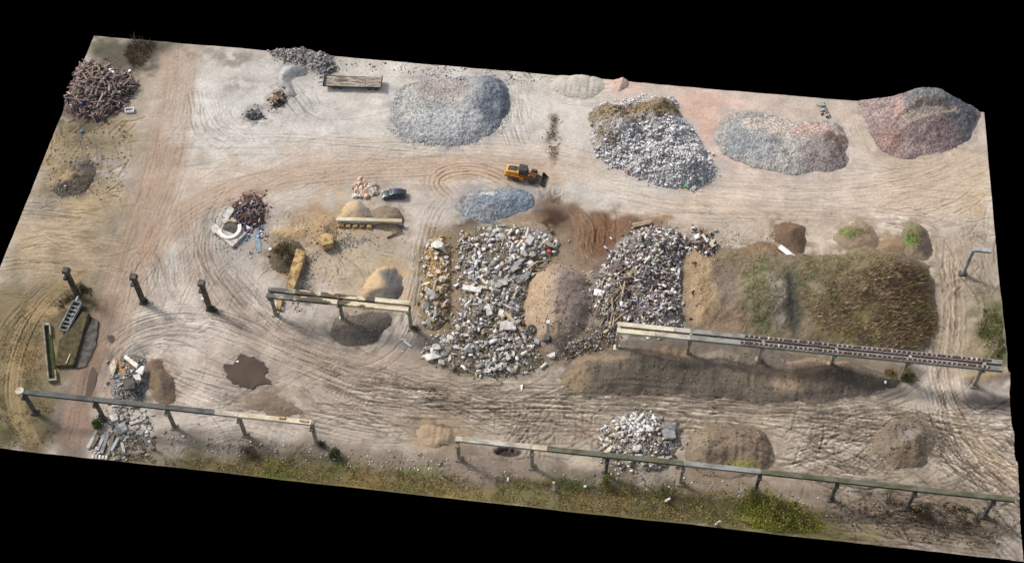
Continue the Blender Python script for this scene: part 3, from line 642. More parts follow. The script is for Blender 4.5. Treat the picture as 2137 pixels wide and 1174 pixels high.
# ------------------------------------------------------------------ stockpiles
c = col
gg = c(158,156,154); gdark = c(118,122,128); glight = c(196,194,190)
pile('gravel_pile', 'broad light grey gravel pile with a dark right flank near the old trailer',
     [(811,232),(818,200),(840,178),(880,166),(930,160),(985,162),(1030,160),(1056,180),(1066,215),(1055,255),(1025,285),(985,303),(930,306),(880,299),(838,282),(815,256)],
     3.6, c(156,155,153), .55, .05, .34, .22, 4, bumps=[(1015,200,5.5,1.6),(925,205,6,-2.4),(900,180,6,-1.2),(870,240,7,-.6)],
     paints=[(925,185,85,26,c(176,164,154),.9),(1030,220,40,60,c(122,127,136),.9),(985,185,24,40,c(150,150,150),.7),(925,262,90,34,c(176,176,175),.8),(855,225,34,40,c(184,180,172),.8)], coarse=.13, scoops=[([(850,180),(900,165),(960,165),(985,185),(960,212),(900,222),(860,215)],.45,.9)])
pile('gravel_pile', 'long grey gravel pile with a reddish right end between pink ground and a track',
     [(1490,272),(1503,246),(1540,233),(1600,238),(1660,252),(1725,252),(1762,262),(1772,300),(1770,345),(1745,361),(1690,364),(1620,360),(1560,346),(1515,322),(1494,298)],
     3.0, c(172,166,158), .6, .05, .36, .22, 3, bumps=[(1540,265,4,-.5),(1620,272,6,-1.5),(1690,280,5,-1.3)],
     paints=[(1620,262,90,18,c(196,182,168),.9),(1690,272,40,16,c(200,168,152),.8),(1580,310,50,30,c(164,164,164),.8),(1720,320,50,44,c(140,126,122),.8),(1745,300,26,40,c(112,88,76),.8,.42),(1535,290,26,40,c(150,156,156),.7)], coarse=.1, scoops=[([(1570,240),(1640,246),(1740,256),(1745,275),(1700,292),(1620,286),(1580,272)],.5,.7)])
pile('gravel_pile', 'tallest stockpile in the corner, red gravel left and dark grey right',
     [(1788,214),(1806,255),(1818,295),(1842,324),(1890,334),(1950,326),(2003,306),(2026,282),(2046,242),(2075,140),(1910,90),(1770,150)],
     6.6, c(158,138,132), .66, .05, .36, .16, 4, bumps=[(1925,218,6,1.1),(1880,262,6,-1.4),(1850,215,5,-.8)],
     paints=[(1940,225,70,40,c(128,128,128),.95),(2000,260,36,46,c(104,106,112),.9),(1930,250,70,12,c(166,150,136),.8),(1830,225,40,36,c(170,150,144),.8),(1868,240,16,30,c(186,156,144),.7),(1950,290,60,30,c(128,112,108),.8),(1850,300,36,24,c(150,120,110),.7)], coarse=.08, scoops=[([(1862,262),(1880,246),(1960,240),(1985,246),(1975,256),(1900,266),(1868,284)],.72,.5)])
pile('gravel_pile', 'low bluish gravel pile in front of the yellow loader',
     [(943,430),(958,405),(990,393),(1025,398),(1055,391),(1090,393),(1112,410),(1114,436),(1070,448),(1035,460),(1000,466),(972,458),(955,445)],
     1.8, c(146,149,152), .6, .05, .36, .3, 2.5, paints=[(1060,420,60,24,c(132,140,147),.9),(970,418,24,16,c(160,150,142),.8,.4),(1025,405,14,8,c(206,206,200),.8),(1085,430,26,16,c(118,130,142),.7),(965,420,14,10,c(96,76,62),.7,.5)], coarse=.1)
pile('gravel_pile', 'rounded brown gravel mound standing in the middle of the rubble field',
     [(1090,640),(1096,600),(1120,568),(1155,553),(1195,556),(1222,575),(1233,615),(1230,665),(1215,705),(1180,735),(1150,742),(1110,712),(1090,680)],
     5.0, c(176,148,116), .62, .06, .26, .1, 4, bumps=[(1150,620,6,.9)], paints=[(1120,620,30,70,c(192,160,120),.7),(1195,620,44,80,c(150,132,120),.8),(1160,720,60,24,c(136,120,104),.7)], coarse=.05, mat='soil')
pile('sand_pile', 'small dome of tan sand behind the fallen concrete beam',
     [(706,462),(708,438),(722,422),(745,416),(766,426),(778,446),(772,466),(730,472)], 2.6, c(204,172,124), .75, .015, .14, .06, 3, paints=[(757,440,20,24,c(150,136,118),.8)], mat='soil')  # right side painted greyer to carry the dome's shaded flank
pile('sand_pile', 'small cone of fine sand among broken concrete above the rubble field',
     [(985,518),(994,502),(1014,495),(1036,502),(1042,520),(1030,538),(1008,542),(990,534)], 1.7, c(176,156,128), .6, .015, .14, .04, 3, paints=[(1028,518,14,18,c(142,134,124),.6)], mat='soil')
pile('sand_pile', 'half yellow, half charcoal pile just behind the patched double beam',
     [(730,625),(755,596),(775,574),(800,555),(828,556),(842,578),(840,606),(826,634),(790,648),(740,642)], 2.0, c(206,172,120), .6, .015, .14, .08, 4, paints=[(822,596,26,44,c(108,104,102),.95),(800,625,34,20,c(112,104,96),.8),(742,618,22,20,c(172,152,124),.6)], mat='soil')
pile('ash_pile', 'flat dark grey pile spread in front of the patched double beam',
     [(686,690),(694,665),(716,658),(770,650),(812,650),(815,672),(800,700),(786,722),(745,727),(706,718),(690,704)], 1.3, c(104,96,86), .6, .02, .18, .15, 3, paints=[(720,680,24,26,c(128,114,96),.7),(770,680,30,24,c(92,84,74),.6)], mat='soil')
pile('earth_berm', 'flat brown earth berm beside the wet churned mud',
     [(1050,474),(1064,462),(1100,463),(1140,470),(1150,485),(1160,500),(1125,506),(1075,502)], 1.3, c(156,136,108), .5, .03, .18, .2, 3, paints=[(1085,464,30,5,c(158,118,70),.8)], mat='soil')
pile('earth_mound', 'long brown earth mound below the right double beam',
     [(1170,788),(1178,762),(1205,742),(1255,730),(1320,704),(1400,702),(1450,716),(1510,712),(1590,718),(1650,738),(1740,748),(1830,770),(1890,788),(1868,806),(1800,826),(1700,840),(1600,842),(1480,832),(1400,816),(1300,824),(1210,828),(1178,808)],
     3.0, c(118,104,88), .55, .06, .2, .45, 5, bumps=[(1340,765,5,.8),(1500,790,6,.5),(1700,785,6,1.),(1450,745,5,-1),(1640,765,5,-.8)],
     paints=[(1250,757,70,12,c(158,130,96),.85),(1290,790,100,24,c(112,100,80),.7),(1420,790,80,24,c(104,94,78),.7),(1390,745,50,14,c(150,116,84),.7),(1560,790,60,30,c(132,112,90),.7),(1500,755,40,16,c(150,134,112),.7),
      (1640,800,30,24,c(168,140,104),.7),(1720,790,80,24,c(98,82,66),.85),(1800,800,70,16,c(90,78,66),.8),(1700,757,80,8,c(170,138,102),.8),(1200,795,30,26,c(158,132,96),.7)], mat='soil', rilled=.22)
pile('overgrown_mound', 'large overgrown earth mound with green grass and dry reeds',
     [(1425,560),(1436,515),(1470,520),(1530,520),(1590,505),(1640,518),(1690,532),(1740,530),(1800,505),(1850,520),(1900,535),(1944,560),(1954,620),(1952,690),(1945,728),(1900,735),(1800,735),(1650,715),(1500,700),(1430,690),(1420,620)],
     3.6, c(136,118,90), .55, .09, .3, .35, 4, bumps=[(1618,640,4,1.2),(1480,600,6,-1.2),(1800,620,10,1.),(1740,650,4,-.6),(1860,560,5,.6)], scoops=[([(1640,565),(1665,560),(1685,600),(1690,660),(1680,705),(1645,705),(1636,640)],.6,1.5)],
     paints=[(1460,600,34,90,c(178,146,104),.85),(1510,600,26,50,c(126,110,98),.8),(1510,680,60,24,c(160,130,98),.7),(1595,620,40,90,c(112,114,66),.8,.42),(1590,640,50,50,c(136,120,88),.6,.5),(1608,640,10,60,c(150,134,116),.8),(1650,640,20,66,c(92,90,76),.9),(1622,640,8,66,c(158,146,128),.7),  # dark strip right of the crest is the steep drop's shadow, painted in
      (1720,620,60,90,c(112,98,68),.8,.4),(1680,600,30,80,c(96,92,62),.7,.45),(1760,560,90,30,c(122,110,70),.8,.4),(1850,620,70,80,c(112,88,62),.8),(1800,690,100,40,c(128,112,58),.7,.42),(1900,640,40,90,c(104,84,68),.8),(1600,525,70,14,c(138,100,70),.8),(1550,530,50,16,c(138,116,80),.7)], mat='soil', cat='mound')
pile('earth_mound', 'tan earth pile with a steep cut face beside the bottom rubble',
     [(1425,935),(1436,905),(1470,890),(1510,884),(1565,886),(1598,902),(1612,935),(1618,972),(1600,985),(1540,1000),(1480,1000),(1436,975)], 3.0, c(136,116,92), .75, .06, .2, .2, 3,
     bumps=[(1510,975,4,-1.4),(1575,915,4,.5)], paints=[(1460,925,30,30,c(160,138,108),.7),(1580,940,22,40,c(132,108,86),.7),(1550,975,40,12,c(140,134,50),.8,.4)], mat='soil', rilled=.35)
pile('earth_mound', 'round pale mound with a dished top in the lower right of the yard',
     [(1822,920),(1830,895),(1855,882),(1890,878),(1925,888),(1945,910),(1948,940),(1930,965),(1890,978),(1850,970),(1828,948)], 3.7, c(138,120,98), .72, .06, .2, .2, 3, bumps=[(1885,905,2.2,-1.1),(1905,925,1.5,.5)],
     paints=[(1895,910,18,12,c(150,140,132),.8),(1890,950,30,18,c(134,106,78),.7),(1915,950,14,24,c(112,96,80),.6)], mat='soil', rilled=.4)
pile('earth_mound', 'small dark brown mound nearest the broken slab heap of the upper yard',
     [(1608,490),(1616,470),(1645,461),(1672,464),(1684,485),(1684,512),(1676,532),(1650,520),(1620,502)], 1.5, c(128,100,72), .6, .04, .24, .3, 2, paints=[(1665,500,16,24,c(92,72,56),.7)], mat='soil')
pile('earth_mound', 'small brown mound with green weeds on its upper left slope',
     [(1742,505),(1748,475),(1775,462),(1805,466),(1832,486),(1838,510),(1800,520),(1760,518)], 1.3, c(158,134,104), .5, .04, .26, .3, 2, paints=[(1765,485,20,18,c(110,126,60),.9,.42),(1800,500,26,14,c(140,112,86),.6)], mat='soil')
pile('earth_mound', 'low smooth light brown mound between two weedy mounds',
     [(1822,520),(1832,500),(1862,492),(1895,500),(1908,520),(1890,535),(1850,536)], 1.2, c(158,126,92), .45, .02, .14, .1, 2, mat='soil')
pile('earth_mound', 'small weedy mound with bright green leaves beside the rutted track',
     [(1882,520),(1884,485),(1898,470),(1920,468),(1938,485),(1946,515),(1940,545),(1910,545),(1888,535)], 1.4, c(140,120,92), .6, .05, .26, .3, 2, paints=[(1900,495,16,26,c(104,130,54),.9,.42),(1930,515,14,24,c(100,84,72),.8)], mat='soil')
pile('slab_mound', 'grey rubble mound edged with broken slabs above the long single beam',
     [(230,800),(232,765),(252,742),(285,736),(308,748),(312,790),(300,826),(270,838),(236,834)], 1.6, c(140,134,128), .7, .12, .36, .3, 2, paints=[(262,770,14,20,c(184,142,92),.8),(275,742,30,8,c(112,108,70),.8),(285,800,20,24,c(96,94,92),.7)], coarse=.12)
pile('earth_mound', 'low brown dirt mound beside the big brown puddle',
     [(500,850),(530,825),(560,815),(590,830),(620,850),(640,868),(560,868)], 1.0, c(138,116,94), .4, .04, .2, .3, 3, mat='soil')
pile('earth_mound', 'brown dirt mound between the slab mound and the puddle',
     [(305,760),(322,742),(345,760),(368,800),(372,835),(340,850),(312,838)], 1.3, c(136,110,84), .5, .04, .2, .3, 2, paints=[(350,810,18,26,c(104,90,78),.6)], mat='soil')
pile('earth_mound', 'dark dirt ridge with weeds near the outer left edge of the site',
     [(108,400),(118,370),(148,345),(185,332),(202,350),(196,385),(165,405),(130,412)], 2.0, c(112,98,78), .6, .08, .34, .5, 1.5, paints=[(135,365,24,16,c(166,138,94),.8),(185,345,18,12,c(84,80,78),.7),(130,395,20,12,c(74,70,66),.7)], mat='soil')
pile('sand_pile', 'crescent of fine grey sand curling towards the rocky ridge',
     [(574,182),(580,152),(600,136),(632,136),(650,150),(634,160),(614,164),(606,174),(608,186),(620,198),(600,202),(582,194)], 2.2, c(176,171,162), 1.0, .015, .12, .06, 2, paints=[(625,150,18,10,c(140,144,146),.8),(595,150,14,16,c(176,178,176),.6)], mat='soil')
pile('sand_pile', 'grooved beige sand pile along the far edge of the site',
     [(1145,185),(1156,164),(1185,150),(1205,140),(1240,140),(1262,170),(1262,195),(1225,205),(1180,200)], 1.2, c(200,188,170), .45, .03, .12, .1, 3, mat='soil', rilled=.25)
pile('sand_pile', 'sharp little pink sand ridge at the far edge of the site',
     [(1278,165),(1290,140),(1312,140),(1310,170),(1300,190),(1288,196)], 1.9, c(206,172,152), .9, .02, .12, .1, 2, mat='soil')
pile('earth_mound', 'dark weedy earth heap beside the end of the sandy wall slab',
     [(560,560),(562,528),(575,508),(605,498),(632,512),(640,540),(625,558),(600,572)], 2.2, c(110,94,72), .7, .1, .34, .5, 1.6, paints=[(580,510,20,10,c(160,130,92),.7),(600,545,24,18,c(84,76,54),.8)], mat='soil')
pile('earth_mound', 'brown dirt heap with dry weeds at the right end of the fallen beam',
     [(775,460),(778,440),(800,430),(828,436),(842,450),(844,482),(812,486),(782,480)], 1.6, c(144,124,98), .6, .06, .28, .4, 1.6, paints=[(835,460,10,18,c(96,84,72),.8)], mat='soil')
pile('earth_mound', 'sandy bank with dry roots left of the small sand dome',
     [(640,482),(648,455),(680,448),(706,458),(706,490),(690,520),(664,512),(646,500)], 1.5, c(176,144,100), .5, .05, .22, .4, 2, paints=[(690,478,14,16,c(112,98,84),.7,.4)], mat='soil')
pile('earth_mound', 'cut sandy bank above the start of the lower right beam',
     [(872,910),(880,892),(910,882),(945,888),(966,902),(960,925),(930,935),(890,928)], 1.1, c(176,148,112), .6, .03, .2, .3, 2, paints=[(930,890,34,8,c(112,94,78),.8)], mat='soil', rilled=.4)
pile('asphalt_heap', 'dark little heap of black lumps at the far left of the pale ground',
     [(512,240),(520,230),(540,228),(551,238),(546,248),(526,252)], .8, c(84,84,80), .6, .12, .5, .3, 1)
# rubble mounds (bulk of each heap)
hp = dict(mat='gravel', coarse=.13, cat='rubble heap')
demo = [(1228,290),(1234,262),(1230,238),(1242,220),(1290,214),(1340,212),(1385,204),(1412,213),(1422,245),(1445,270),(1465,300),(1478,325),(1494,350),(1488,380),(1455,396),(1400,393),(1335,374),(1290,356),(1252,332)]
pile('rubble_heap', 'big heap of grey demolition waste with brown soil lumps along its top', demo, 3.4, c(190,186,182), .75, .1, .5, .75, 3.0,
     bumps=[(1262,245,4,1.3),(1345,240,5,1.2),(1395,240,4,1.2),(1255,285,3,.8),(1290,300,4,.5),(1360,290,5,.5),(1440,350,6,.9),(1310,250,2.5,-1.6),(1340,270,8,-.8),(1400,320,3,-.8),(1310,330,3,-.8)],
     paints=[(1262,242,34,22,c(140,120,90),.9),(1330,255,90,26,c(150,136,112),.7),(1310,236,24,16,c(160,144,120),.8),(1370,240,50,24,c(132,112,80),.9,.3),(1400,225,24,18,c(168,150,126),.7),(1260,300,26,34,c(136,126,112),.8),(1290,320,20,20,c(150,136,112),.7),(1350,300,50,40,c(186,184,182),.7),(1440,350,46,36,c(170,170,172),.7),(1330,310,16,40,c(124,130,136),.6,.42),(1400,330,14,30,c(120,124,130),.6,.42)], **hp)
ridge = [(560,112),(572,94),(600,86),(650,84),(690,110),(705,132),(704,152),(684,160),(655,148),(622,136),(590,128)]
pile('rubble_heap', 'rocky ridge of dark rubble on the far edge behind the trailer', ridge, 2.2, c(166,158,150), .7, .2, .5, .5, 2, paints=[(690,140,18,26,c(104,106,110),.8),(650,105,40,10,c(122,120,118),.7)], **hp)
field = [(960,490),(1030,470),(1080,480),(1160,490),(1170,530),(1120,560),(1092,610),(1086,680),(1130,735),(1140,760),(1080,785),(1010,790),(950,770),(895,752),(890,720),(950,680),(965,600),(958,540)]
pile('rubble_heap', 'sprawling brown bed of the concrete rubble field', field, 1.3, c(134,120,98), .5, .14, .4, .7, 2.4, paints=[(1050,600,60,60,c(150,134,112),.7),(1010,720,60,40,c(92,80,62),.9,.35),(905,700,26,20,c(96,86,68),.8),(1000,560,30,30,c(132,124,112),.7),(1060,740,50,30,c(124,114,104),.7)], **hp)
strip = [(882,680),(880,600),(888,540),(892,500),(912,490),(932,500),(940,540),(938,600),(940,660),(925,685),(900,690)]
pile('rubble_heap', 'narrow strip of yellowish broken concrete along the track', strip, 1.2, c(150,126,92), .6, .14, .4, .5, 2, paints=[(905,560,20,70,c(176,140,92),.7,.4),(905,660,24,26,c(120,112,104),.7)], **hp)
mix = [(1232,640),(1238,590),(1270,545),(1285,510),(1320,480),(1380,470),(1425,490),(1440,515),(1420,550),(1418,600),(1426,660),(1415,690),(1340,700),(1290,690),(1250,670)]
pile('rubble_heap', 'long heap of mixed metal, timber and brick rubble left of the overgrown mound', mix, 2.2, c(134,124,116), .6, .18, .5, .6, 2.6, paints=[(1390,610,28,60,c(112,92,88),.8),(1365,625,14,16,c(150,76,48),.8),(1340,510,50,30,c(150,146,142),.6),(1350,670,40,20,c(140,136,132),.6),(1300,600,30,40,c(150,134,110),.6)], **hp)
brows = [(1160,745),(1175,715),(1215,690),(1250,672),(1288,690),(1285,728),(1240,735),(1190,750)]
pile('rubble_heap', 'dark brown rubble bank between the brown mound and the right double beam', brows, 1.3, c(112,98,82), .5, .14, .4, .5, 2, **hp)
bot = [(1246,925),(1255,890),(1290,870),(1340,864),(1375,878),(1395,900),(1418,900),(1418,935),(1400,975),(1330,985),(1270,975),(1250,950)]
pile('rubble_heap', 'heap of white and grey rubble under the lower right beam', bot, 2.0, c(150,140,126), .65, .16, .45, .5, 2.4, paints=[(1320,890,30,24,c(190,186,178),.8)], **hp)
ring = [(480,455),(488,425),(512,410),(540,410),(553,428),(550,455),(530,478),(500,472)]
pile('rubble_heap', 'reddish brown scrap heap with blue plastic next to the broken concrete ring', ring, 2.2, c(116,88,76), .75, .16, .5, .4, 1.5, paints=[(512,440,20,16,c(150,88,62),.7,.4),(540,430,12,20,c(70,74,88),.7)], **hp)
sm1 = [(1448,505),(1455,490),(1475,488),(1494,510),(1496,530),(1475,542),(1455,532)]
pile('rubble_heap', 'small scrap pile at the upper left foot of the overgrown mound', sm1, 1.3, c(116,100,90), .7, .16, .5, .4, 1.3, **hp)
sm2 = [(566,222),(568,198),(580,190),(598,200),(594,215),(578,225)]
pile('rubble_heap', 'small dark scrap pile at the tip of the sand crescent', sm2, 1.0, c(120,108,92), .7, .14, .5, .4, 1.3, **hp)
sm3 = [(966,560),(970,538),(985,528),(1000,540),(1000,568),(985,580)]
pile('rubble_heap', 'small dark heap of cobbles left of the blocks in the rubble field', sm3, 1.3, c(120,114,108), .7, .16, .5, .4, 1.3, **hp)
wood = [(120,225),(135,190),(145,150),(165,140),(205,135),(250,150),(278,160),(284,190),(268,212),(235,235),(212,255),(185,248),(150,240)]
pile('rubble_heap', 'earthy core of the scrap timber heap at the left edge', wood, 2.8, c(108,92,86), .7, .16, .4, .3, 2.4, **hp)
# loose small fragments, beyond counting, one cover per heap
wht = [c(214,208,202), c(190,184,178), c(166,162,158), c(136,132,128), c(110,112,116), c(222,218,214), c(90,88,86)]
brn = [c(190,180,164), c(150,130,104), c(112,96,78), c(78,68,58), c(176,160,136)]
whd = [c(222,218,214), c(200,196,192), c(176,174,174), c(150,148,150), c(228,222,218), c(190,186,184)]
fragments('loose_rubble', 'fine grey and white fragments covering the big demolition heap', [(1240,318),(1262,305),(1300,300),(1330,276),(1370,270),(1420,262),(1445,270),(1465,300),(1494,350),(1488,380),(1455,396),(1400,393),(1335,374),(1290,356),(1252,332)], 8500, (.18,.8), whd, .6, 2, .7, spill=.7)
fragments('loose_rubble', 'brownish fragments over the upper part of the demolition heap', [(1232,290),(1232,235),(1290,215),(1400,206),(1420,250),(1330,275),(1290,330)], 2600, (.12,.5), [c(150,130,104),c(126,106,82),c(176,162,142),c(104,90,72)], .6, 3, .3, spill=.5)
fragments('loose_rubble', 'white fringe of fine rubble along the far foot of the demolition heap', [(1232,225),(1290,208),(1400,198),(1420,215),(1415,225),(1385,212),(1290,222),(1240,232)], 900, (.15,.6), whd, .6, 33, .4, spill=.5)
fragments('loose_rubble', 'stony fragments covering the dark ridge on the far edge', ridge, 1300, (.15,.7), [c(170,164,158),c(130,126,122),c(104,104,110),c(190,184,176),c(150,140,130)], .6, 4, .7)
fragments('loose_rubble', 'small pieces of broken concrete filling the rubble field', field, 7000, (.15,1.1), brn[:3]+whd[:5]+[c(150,144,136), c(124,118,110)], .45, 5, .7, 2.2)
fragments('loose_rubble', 'small yellowish pieces filling the narrow rubble strip', strip, 900, (.2,1.0), [c(206,188,156),c(176,148,106),c(150,130,102),c(112,98,80),c(206,198,184)], .6, 6, .6)
fragments('loose_rubble', 'tangled small pieces covering the mixed rubble heap', mix, 8000, (.15,.85), whd+wht[:2]+brn+[c(84,62,58),c(64,54,54),c(120,96,92)], .5, 7, .9, 2.4)
fragments('loose_rubble', 'small dark stones on the rubble bank below the brown mound', brows, 900, (.18,.6), brn+wht[3:5]+[c(170,166,160)], .6, 8, .5)
fragments('loose_rubble', 'small white pieces covering the rubble under the lower beam', bot, 1700, (.2,.9), wht[:4]+brn[:3], .6, 9, .7)
fragments('loose_rubble', 'bright small rubble on the crest of the bottom heap', [(1290,885),(1330,868),(1365,880),(1360,910),(1310,915)], 700, (.3,1.0), [c(224,220,212),c(196,192,186),c(150,148,146)], .6, 10, .8)
fragments('loose_rubble', 'rusty and blue bits covering the reddish scrap heap', ring, 1200, (.15,.8), [c(110,84,72),c(150,92,64),c(84,66,60),c(60,56,60),c(70,84,112),c(200,190,180),c(130,110,98)], .5, 11, .8, 2.)
fragments('loose_rubble', 'white and blue litter strewn between scrap heap and concrete ring', [(470,478),(500,470),(545,468),(552,490),(530,502),(490,490)], 380, (.15,.7), [c(220,222,226),c(110,146,180),c(60,80,120),c(150,150,150),c(190,180,170)], .4, 12, .3)
fragments('loose_rubble', 'small jumbled pieces on the scrap pile by the overgrown mound', sm1, 420, (.2,1.0), [c(200,196,190),c(96,70,60),c(70,60,56),c(150,130,116)], .5, 13, .8, 2.2)
fragments('loose_rubble', 'small pieces on the scrap pile at the tip of the sand crescent', sm2, 260, (.2,.8), [c(160,140,120),c(90,80,72),c(60,56,54),c(190,170,140)], .5, 14, .6, 2.2)
fragments('loose_rubble', 'cobbles covering the small dark heap in the rubble field', sm3, 380, (.25,.7), [c(150,146,142),c(110,108,106),c(80,78,78),c(170,150,120)], .7, 15, .5)
fragments('loose_rubble', 'black lumps on the dark little heap on pale ground', [(512,240),(520,230),(540,228),(551,238),(546,248),(526,252)], 300, (.15,.5), [c(70,72,70),c(96,96,92),c(54,54,54),c(160,160,156)], .7, 16, .4)
fragments('loose_rubble', 'splintered bits filling the scrap timber heap', wood, 3200, (.15,1.0), [c(132,112,106),c(110,92,88),c(90,76,72),c(150,130,120),c(66,56,54),c(176,160,150)], .35, 17, .7, 4.)
fragments('loose_rubble', 'grey rubble and stones over the slab mound', [(232,800),(238,765),(258,748),(300,752),(306,800),(286,834),(240,834)], 800, (.15,.8), [c(160,156,150),c(120,116,112),c(96,94,92),c(186,180,172)], .6, 18, .4)
fragments('loose_rubble', 'concrete rubble scattered below the long single beam', [(228,830),(300,830),(320,890),(318,930),(262,965),(190,960),(215,900)], 1500, (.15,1.0), [c(176,170,162),c(140,134,128),c(110,106,100),c(190,186,180)], .5, 19, .3)
fragments('scattered_stones', 'pale pebbles strewn over the open yard floor', [(250,300),(400,100),(1200,180),(2000,300),(2060,700),(2100,1000),(1400,900),(700,860),(260,860)], 1700, (.08,.28), [c(210,204,196),c(150,140,130),c(96,88,80),c(226,220,212)], .7, 20, .1)
fragments('scattered_stones', 'stones along the far edge road', [(720,120),(1140,155),(1140,170),(1000,172),(720,140)], 900, (.12,.5), [c(206,200,192),c(160,152,142),c(110,106,100),c(80,78,76)], .6, 21, .2)
fragments('scattered_stones', 'dark stones in the dug strip left of the demolition heap', [(1148,240),(1165,240),(1168,330),(1142,330)], 700, (.1,.4), [c(110,92,76),c(136,114,94),c(84,70,58),c(170,150,130)], .6, 22, .2)
fragments('scattered_stones', 'rubble spilled around the foot of the grey gravel pile', [(800,260),(820,290),(880,308),(980,312),(1060,270),(1080,200),(1050,262),(980,302),(880,296),(822,270)], 900, (.12,.4), [c(206,204,200),c(150,148,146),c(180,176,170)], .7, 23, .1)
fragments('scattered_stones', 'brown stones at the verge of the long beams', [(240,900),(420,910),(700,930),(900,960),(1240,985),(1450,990),(1700,1040),(1690,1060),(1400,1010),(900,985),(420,950)], 1900, (.12,.5), [c(176,164,150),c(140,126,112),c(110,98,86),c(196,188,178)], .6, 24, .2)
fragments('scattered_stones', 'dark gravel beside the sandy wall slab', [(628,600),(640,540),(668,520),(650,580),(640,640),(610,660)], 900, (.1,.35), [c(96,92,92),c(120,116,114),c(74,70,70),c(150,146,142)], .7, 25, .2)
fragments('scattered_stones', 'grey gravel spilling from the fallen beam', [(690,520),(700,498),(745,492),(790,502),(740,514),(705,528)], 600, (.1,.35), [c(110,108,108),c(140,138,136),c(84,80,80),c(190,188,184)], .7, 26, .2)
fragments('scattered_stones', 'clods of earth in the lower right corner', [(1700,1030),(2120,1060),(2130,1150),(1900,1130),(1720,1100)], 1500, (.15,.6), [c(130,110,90),c(104,88,72),c(84,72,60),c(150,130,106)], .6, 27, .2)
fragments('scattered_stones', 'clods and dark stones around the dirt ridge near the outer edge', [(80,300),(250,240),(280,330),(240,420),(90,430)], 1500, (.1,.5), [c(110,98,80), c(84,76,64), c(150,134,108), c(180,170,154)], .6, 28, .2)
fragments('scattered_stones', 'scattered crumbs over the rutted lower yard', [(640,780),(1200,830),(2100,860),(2120,1040),(1500,930),(700,880)], 1500, (.08,.3), [c(176,160,138), c(110,96,80), c(136,120,100)], .6, 29, .1)
fragments('scattered_stones', 'rubble crumbs between the weedy heap and the fallen beam', [(560,480),(700,440),(850,470),(840,520),(700,540),(600,600)], 1300, (.08,.4), [c(120,108,92), c(84,76,68), c(190,170,136), c(150,140,126)], .6, 30, .2)
fragments('scattered_stones', 'loose rubble strewn over the ground between the rubble field and the track', [(870,480),(1000,460),(1180,480),(1240,560),(1240,760),(1000,800),(870,760)], 2200, (.1,.45), [c(170,158,140), c(120,108,92), c(200,192,180), c(90,82,72)], .6, 31, .2)
fragments('scattered_stones', 'litter and stones between the small scrap pile and the dark mound', [(1430,470),(1640,480),(1600,520),(1440,540)], 900, (.08,.35), [c(200,190,176), c(130,114,96), c(90,82,76), c(220,214,206)], .6, 32, .2)
soilc = [c(134,116,94), c(112,96,78), c(150,132,108), c(96,84,70)]
for (pl, n_, sd_, lb_) in [([(1175,785),(1260,740),(1430,728),(1660,750),(1880,790),(1700,838),(1400,818),(1210,826)], 2600, 41, 'small clods and stones over the long brown mound'),
    ([(1425,935),(1470,890),(1565,886),(1612,935),(1600,985),(1480,1000)], 900, 42, 'clods on the tan earth pile with a cut face'), ([(1822,920),(1855,882),(1925,888),(1948,940),(1890,978),(1850,970)], 700, 43, 'clods on the round dished mound'),
    ([(1090,640),(1120,568),(1195,556),(1233,615),(1215,705),(1150,742)], 900, 44, 'stones on the rounded brown gravel mound'), ([(686,690),(716,658),(812,650),(800,700),(745,727)], 500, 45, 'crumbs on the flat dark grey pile'),
    ([(1440,520),(1940,560),(1950,720),(1440,690)], 1500, 46, 'clods and stones on the overgrown mound')]:
    fragments('loose_clods', lb_, pl, n_, (.1,.4), soilc, .7, sd_, .1, cat='clods')
fragments('scattered_stones', 'dusty rubble crumbs around the broken concrete ring', [(440,460),(480,430),(560,420),(570,500),(540,530),(470,530),(440,500)], 1100, (.1,.5), [c(190,186,178), c(150,144,136), c(110,100,92), c(170,178,186), c(84,70,62)], .5, 48, .2)
# standing water
puddle([(462,768),(474,758),(488,762),(492,744),(506,738),(520,746),(540,750),(548,764),(562,772),(552,784),(566,796),(548,800),(534,804),(522,817),(508,806),(490,800),(480,786),(468,780)], 'large brown puddle on the open dirt', None)
puddle([(226,700),(236,698),(240,706),(234,714),(225,712)], 'small round puddle on the service road')
puddle([(186,780),(196,765),(204,785),(196,815),(184,840),(178,820)], 'long narrow puddle in the service road rut')

build_ground()
# ------------------------------------------------------------------ elevated beams of the former hall
GX = [23.1+12.2*k for k in range(-8, 6)]      # column grid
def column_parts(root, x, ht, mat, gx=0., w=.62, d=.5, brk=True, z0=0., lean=(0, 0)):
    b = MB(); b.box((x, gx, (ht+z0)/2-.3), (d, w, ht-z0+.6)); p = b.build('post', mat, root, .03)
    if brk: MB().box((x, gx, ht-.32), (.62, 1.9, .34), None, 1.0).build('corbel', mat, root, .03)
    MB().box((x, gx, z0+.1), (1.3, 1.3, .5), None, .8).build('footing', mat, root, .05)
    return p
def girder(root, x0, x1, y, ztop, mat, w=.84, d=.95):
    b = MB(); b.prism([(-w/2+y, ztop-.2), (w/2+y, ztop-.2), (w/2+y, ztop), (-w/2+y, ztop)], 'x', x0, x1)
    b.prism([(-w/4+y, ztop-d), (w/4+y, ztop-d), (w/4+y, ztop-.2), (-w/4+y, ztop-.2)], 'x', x0, x1)
    return b.build('beam', mat, root, .015)
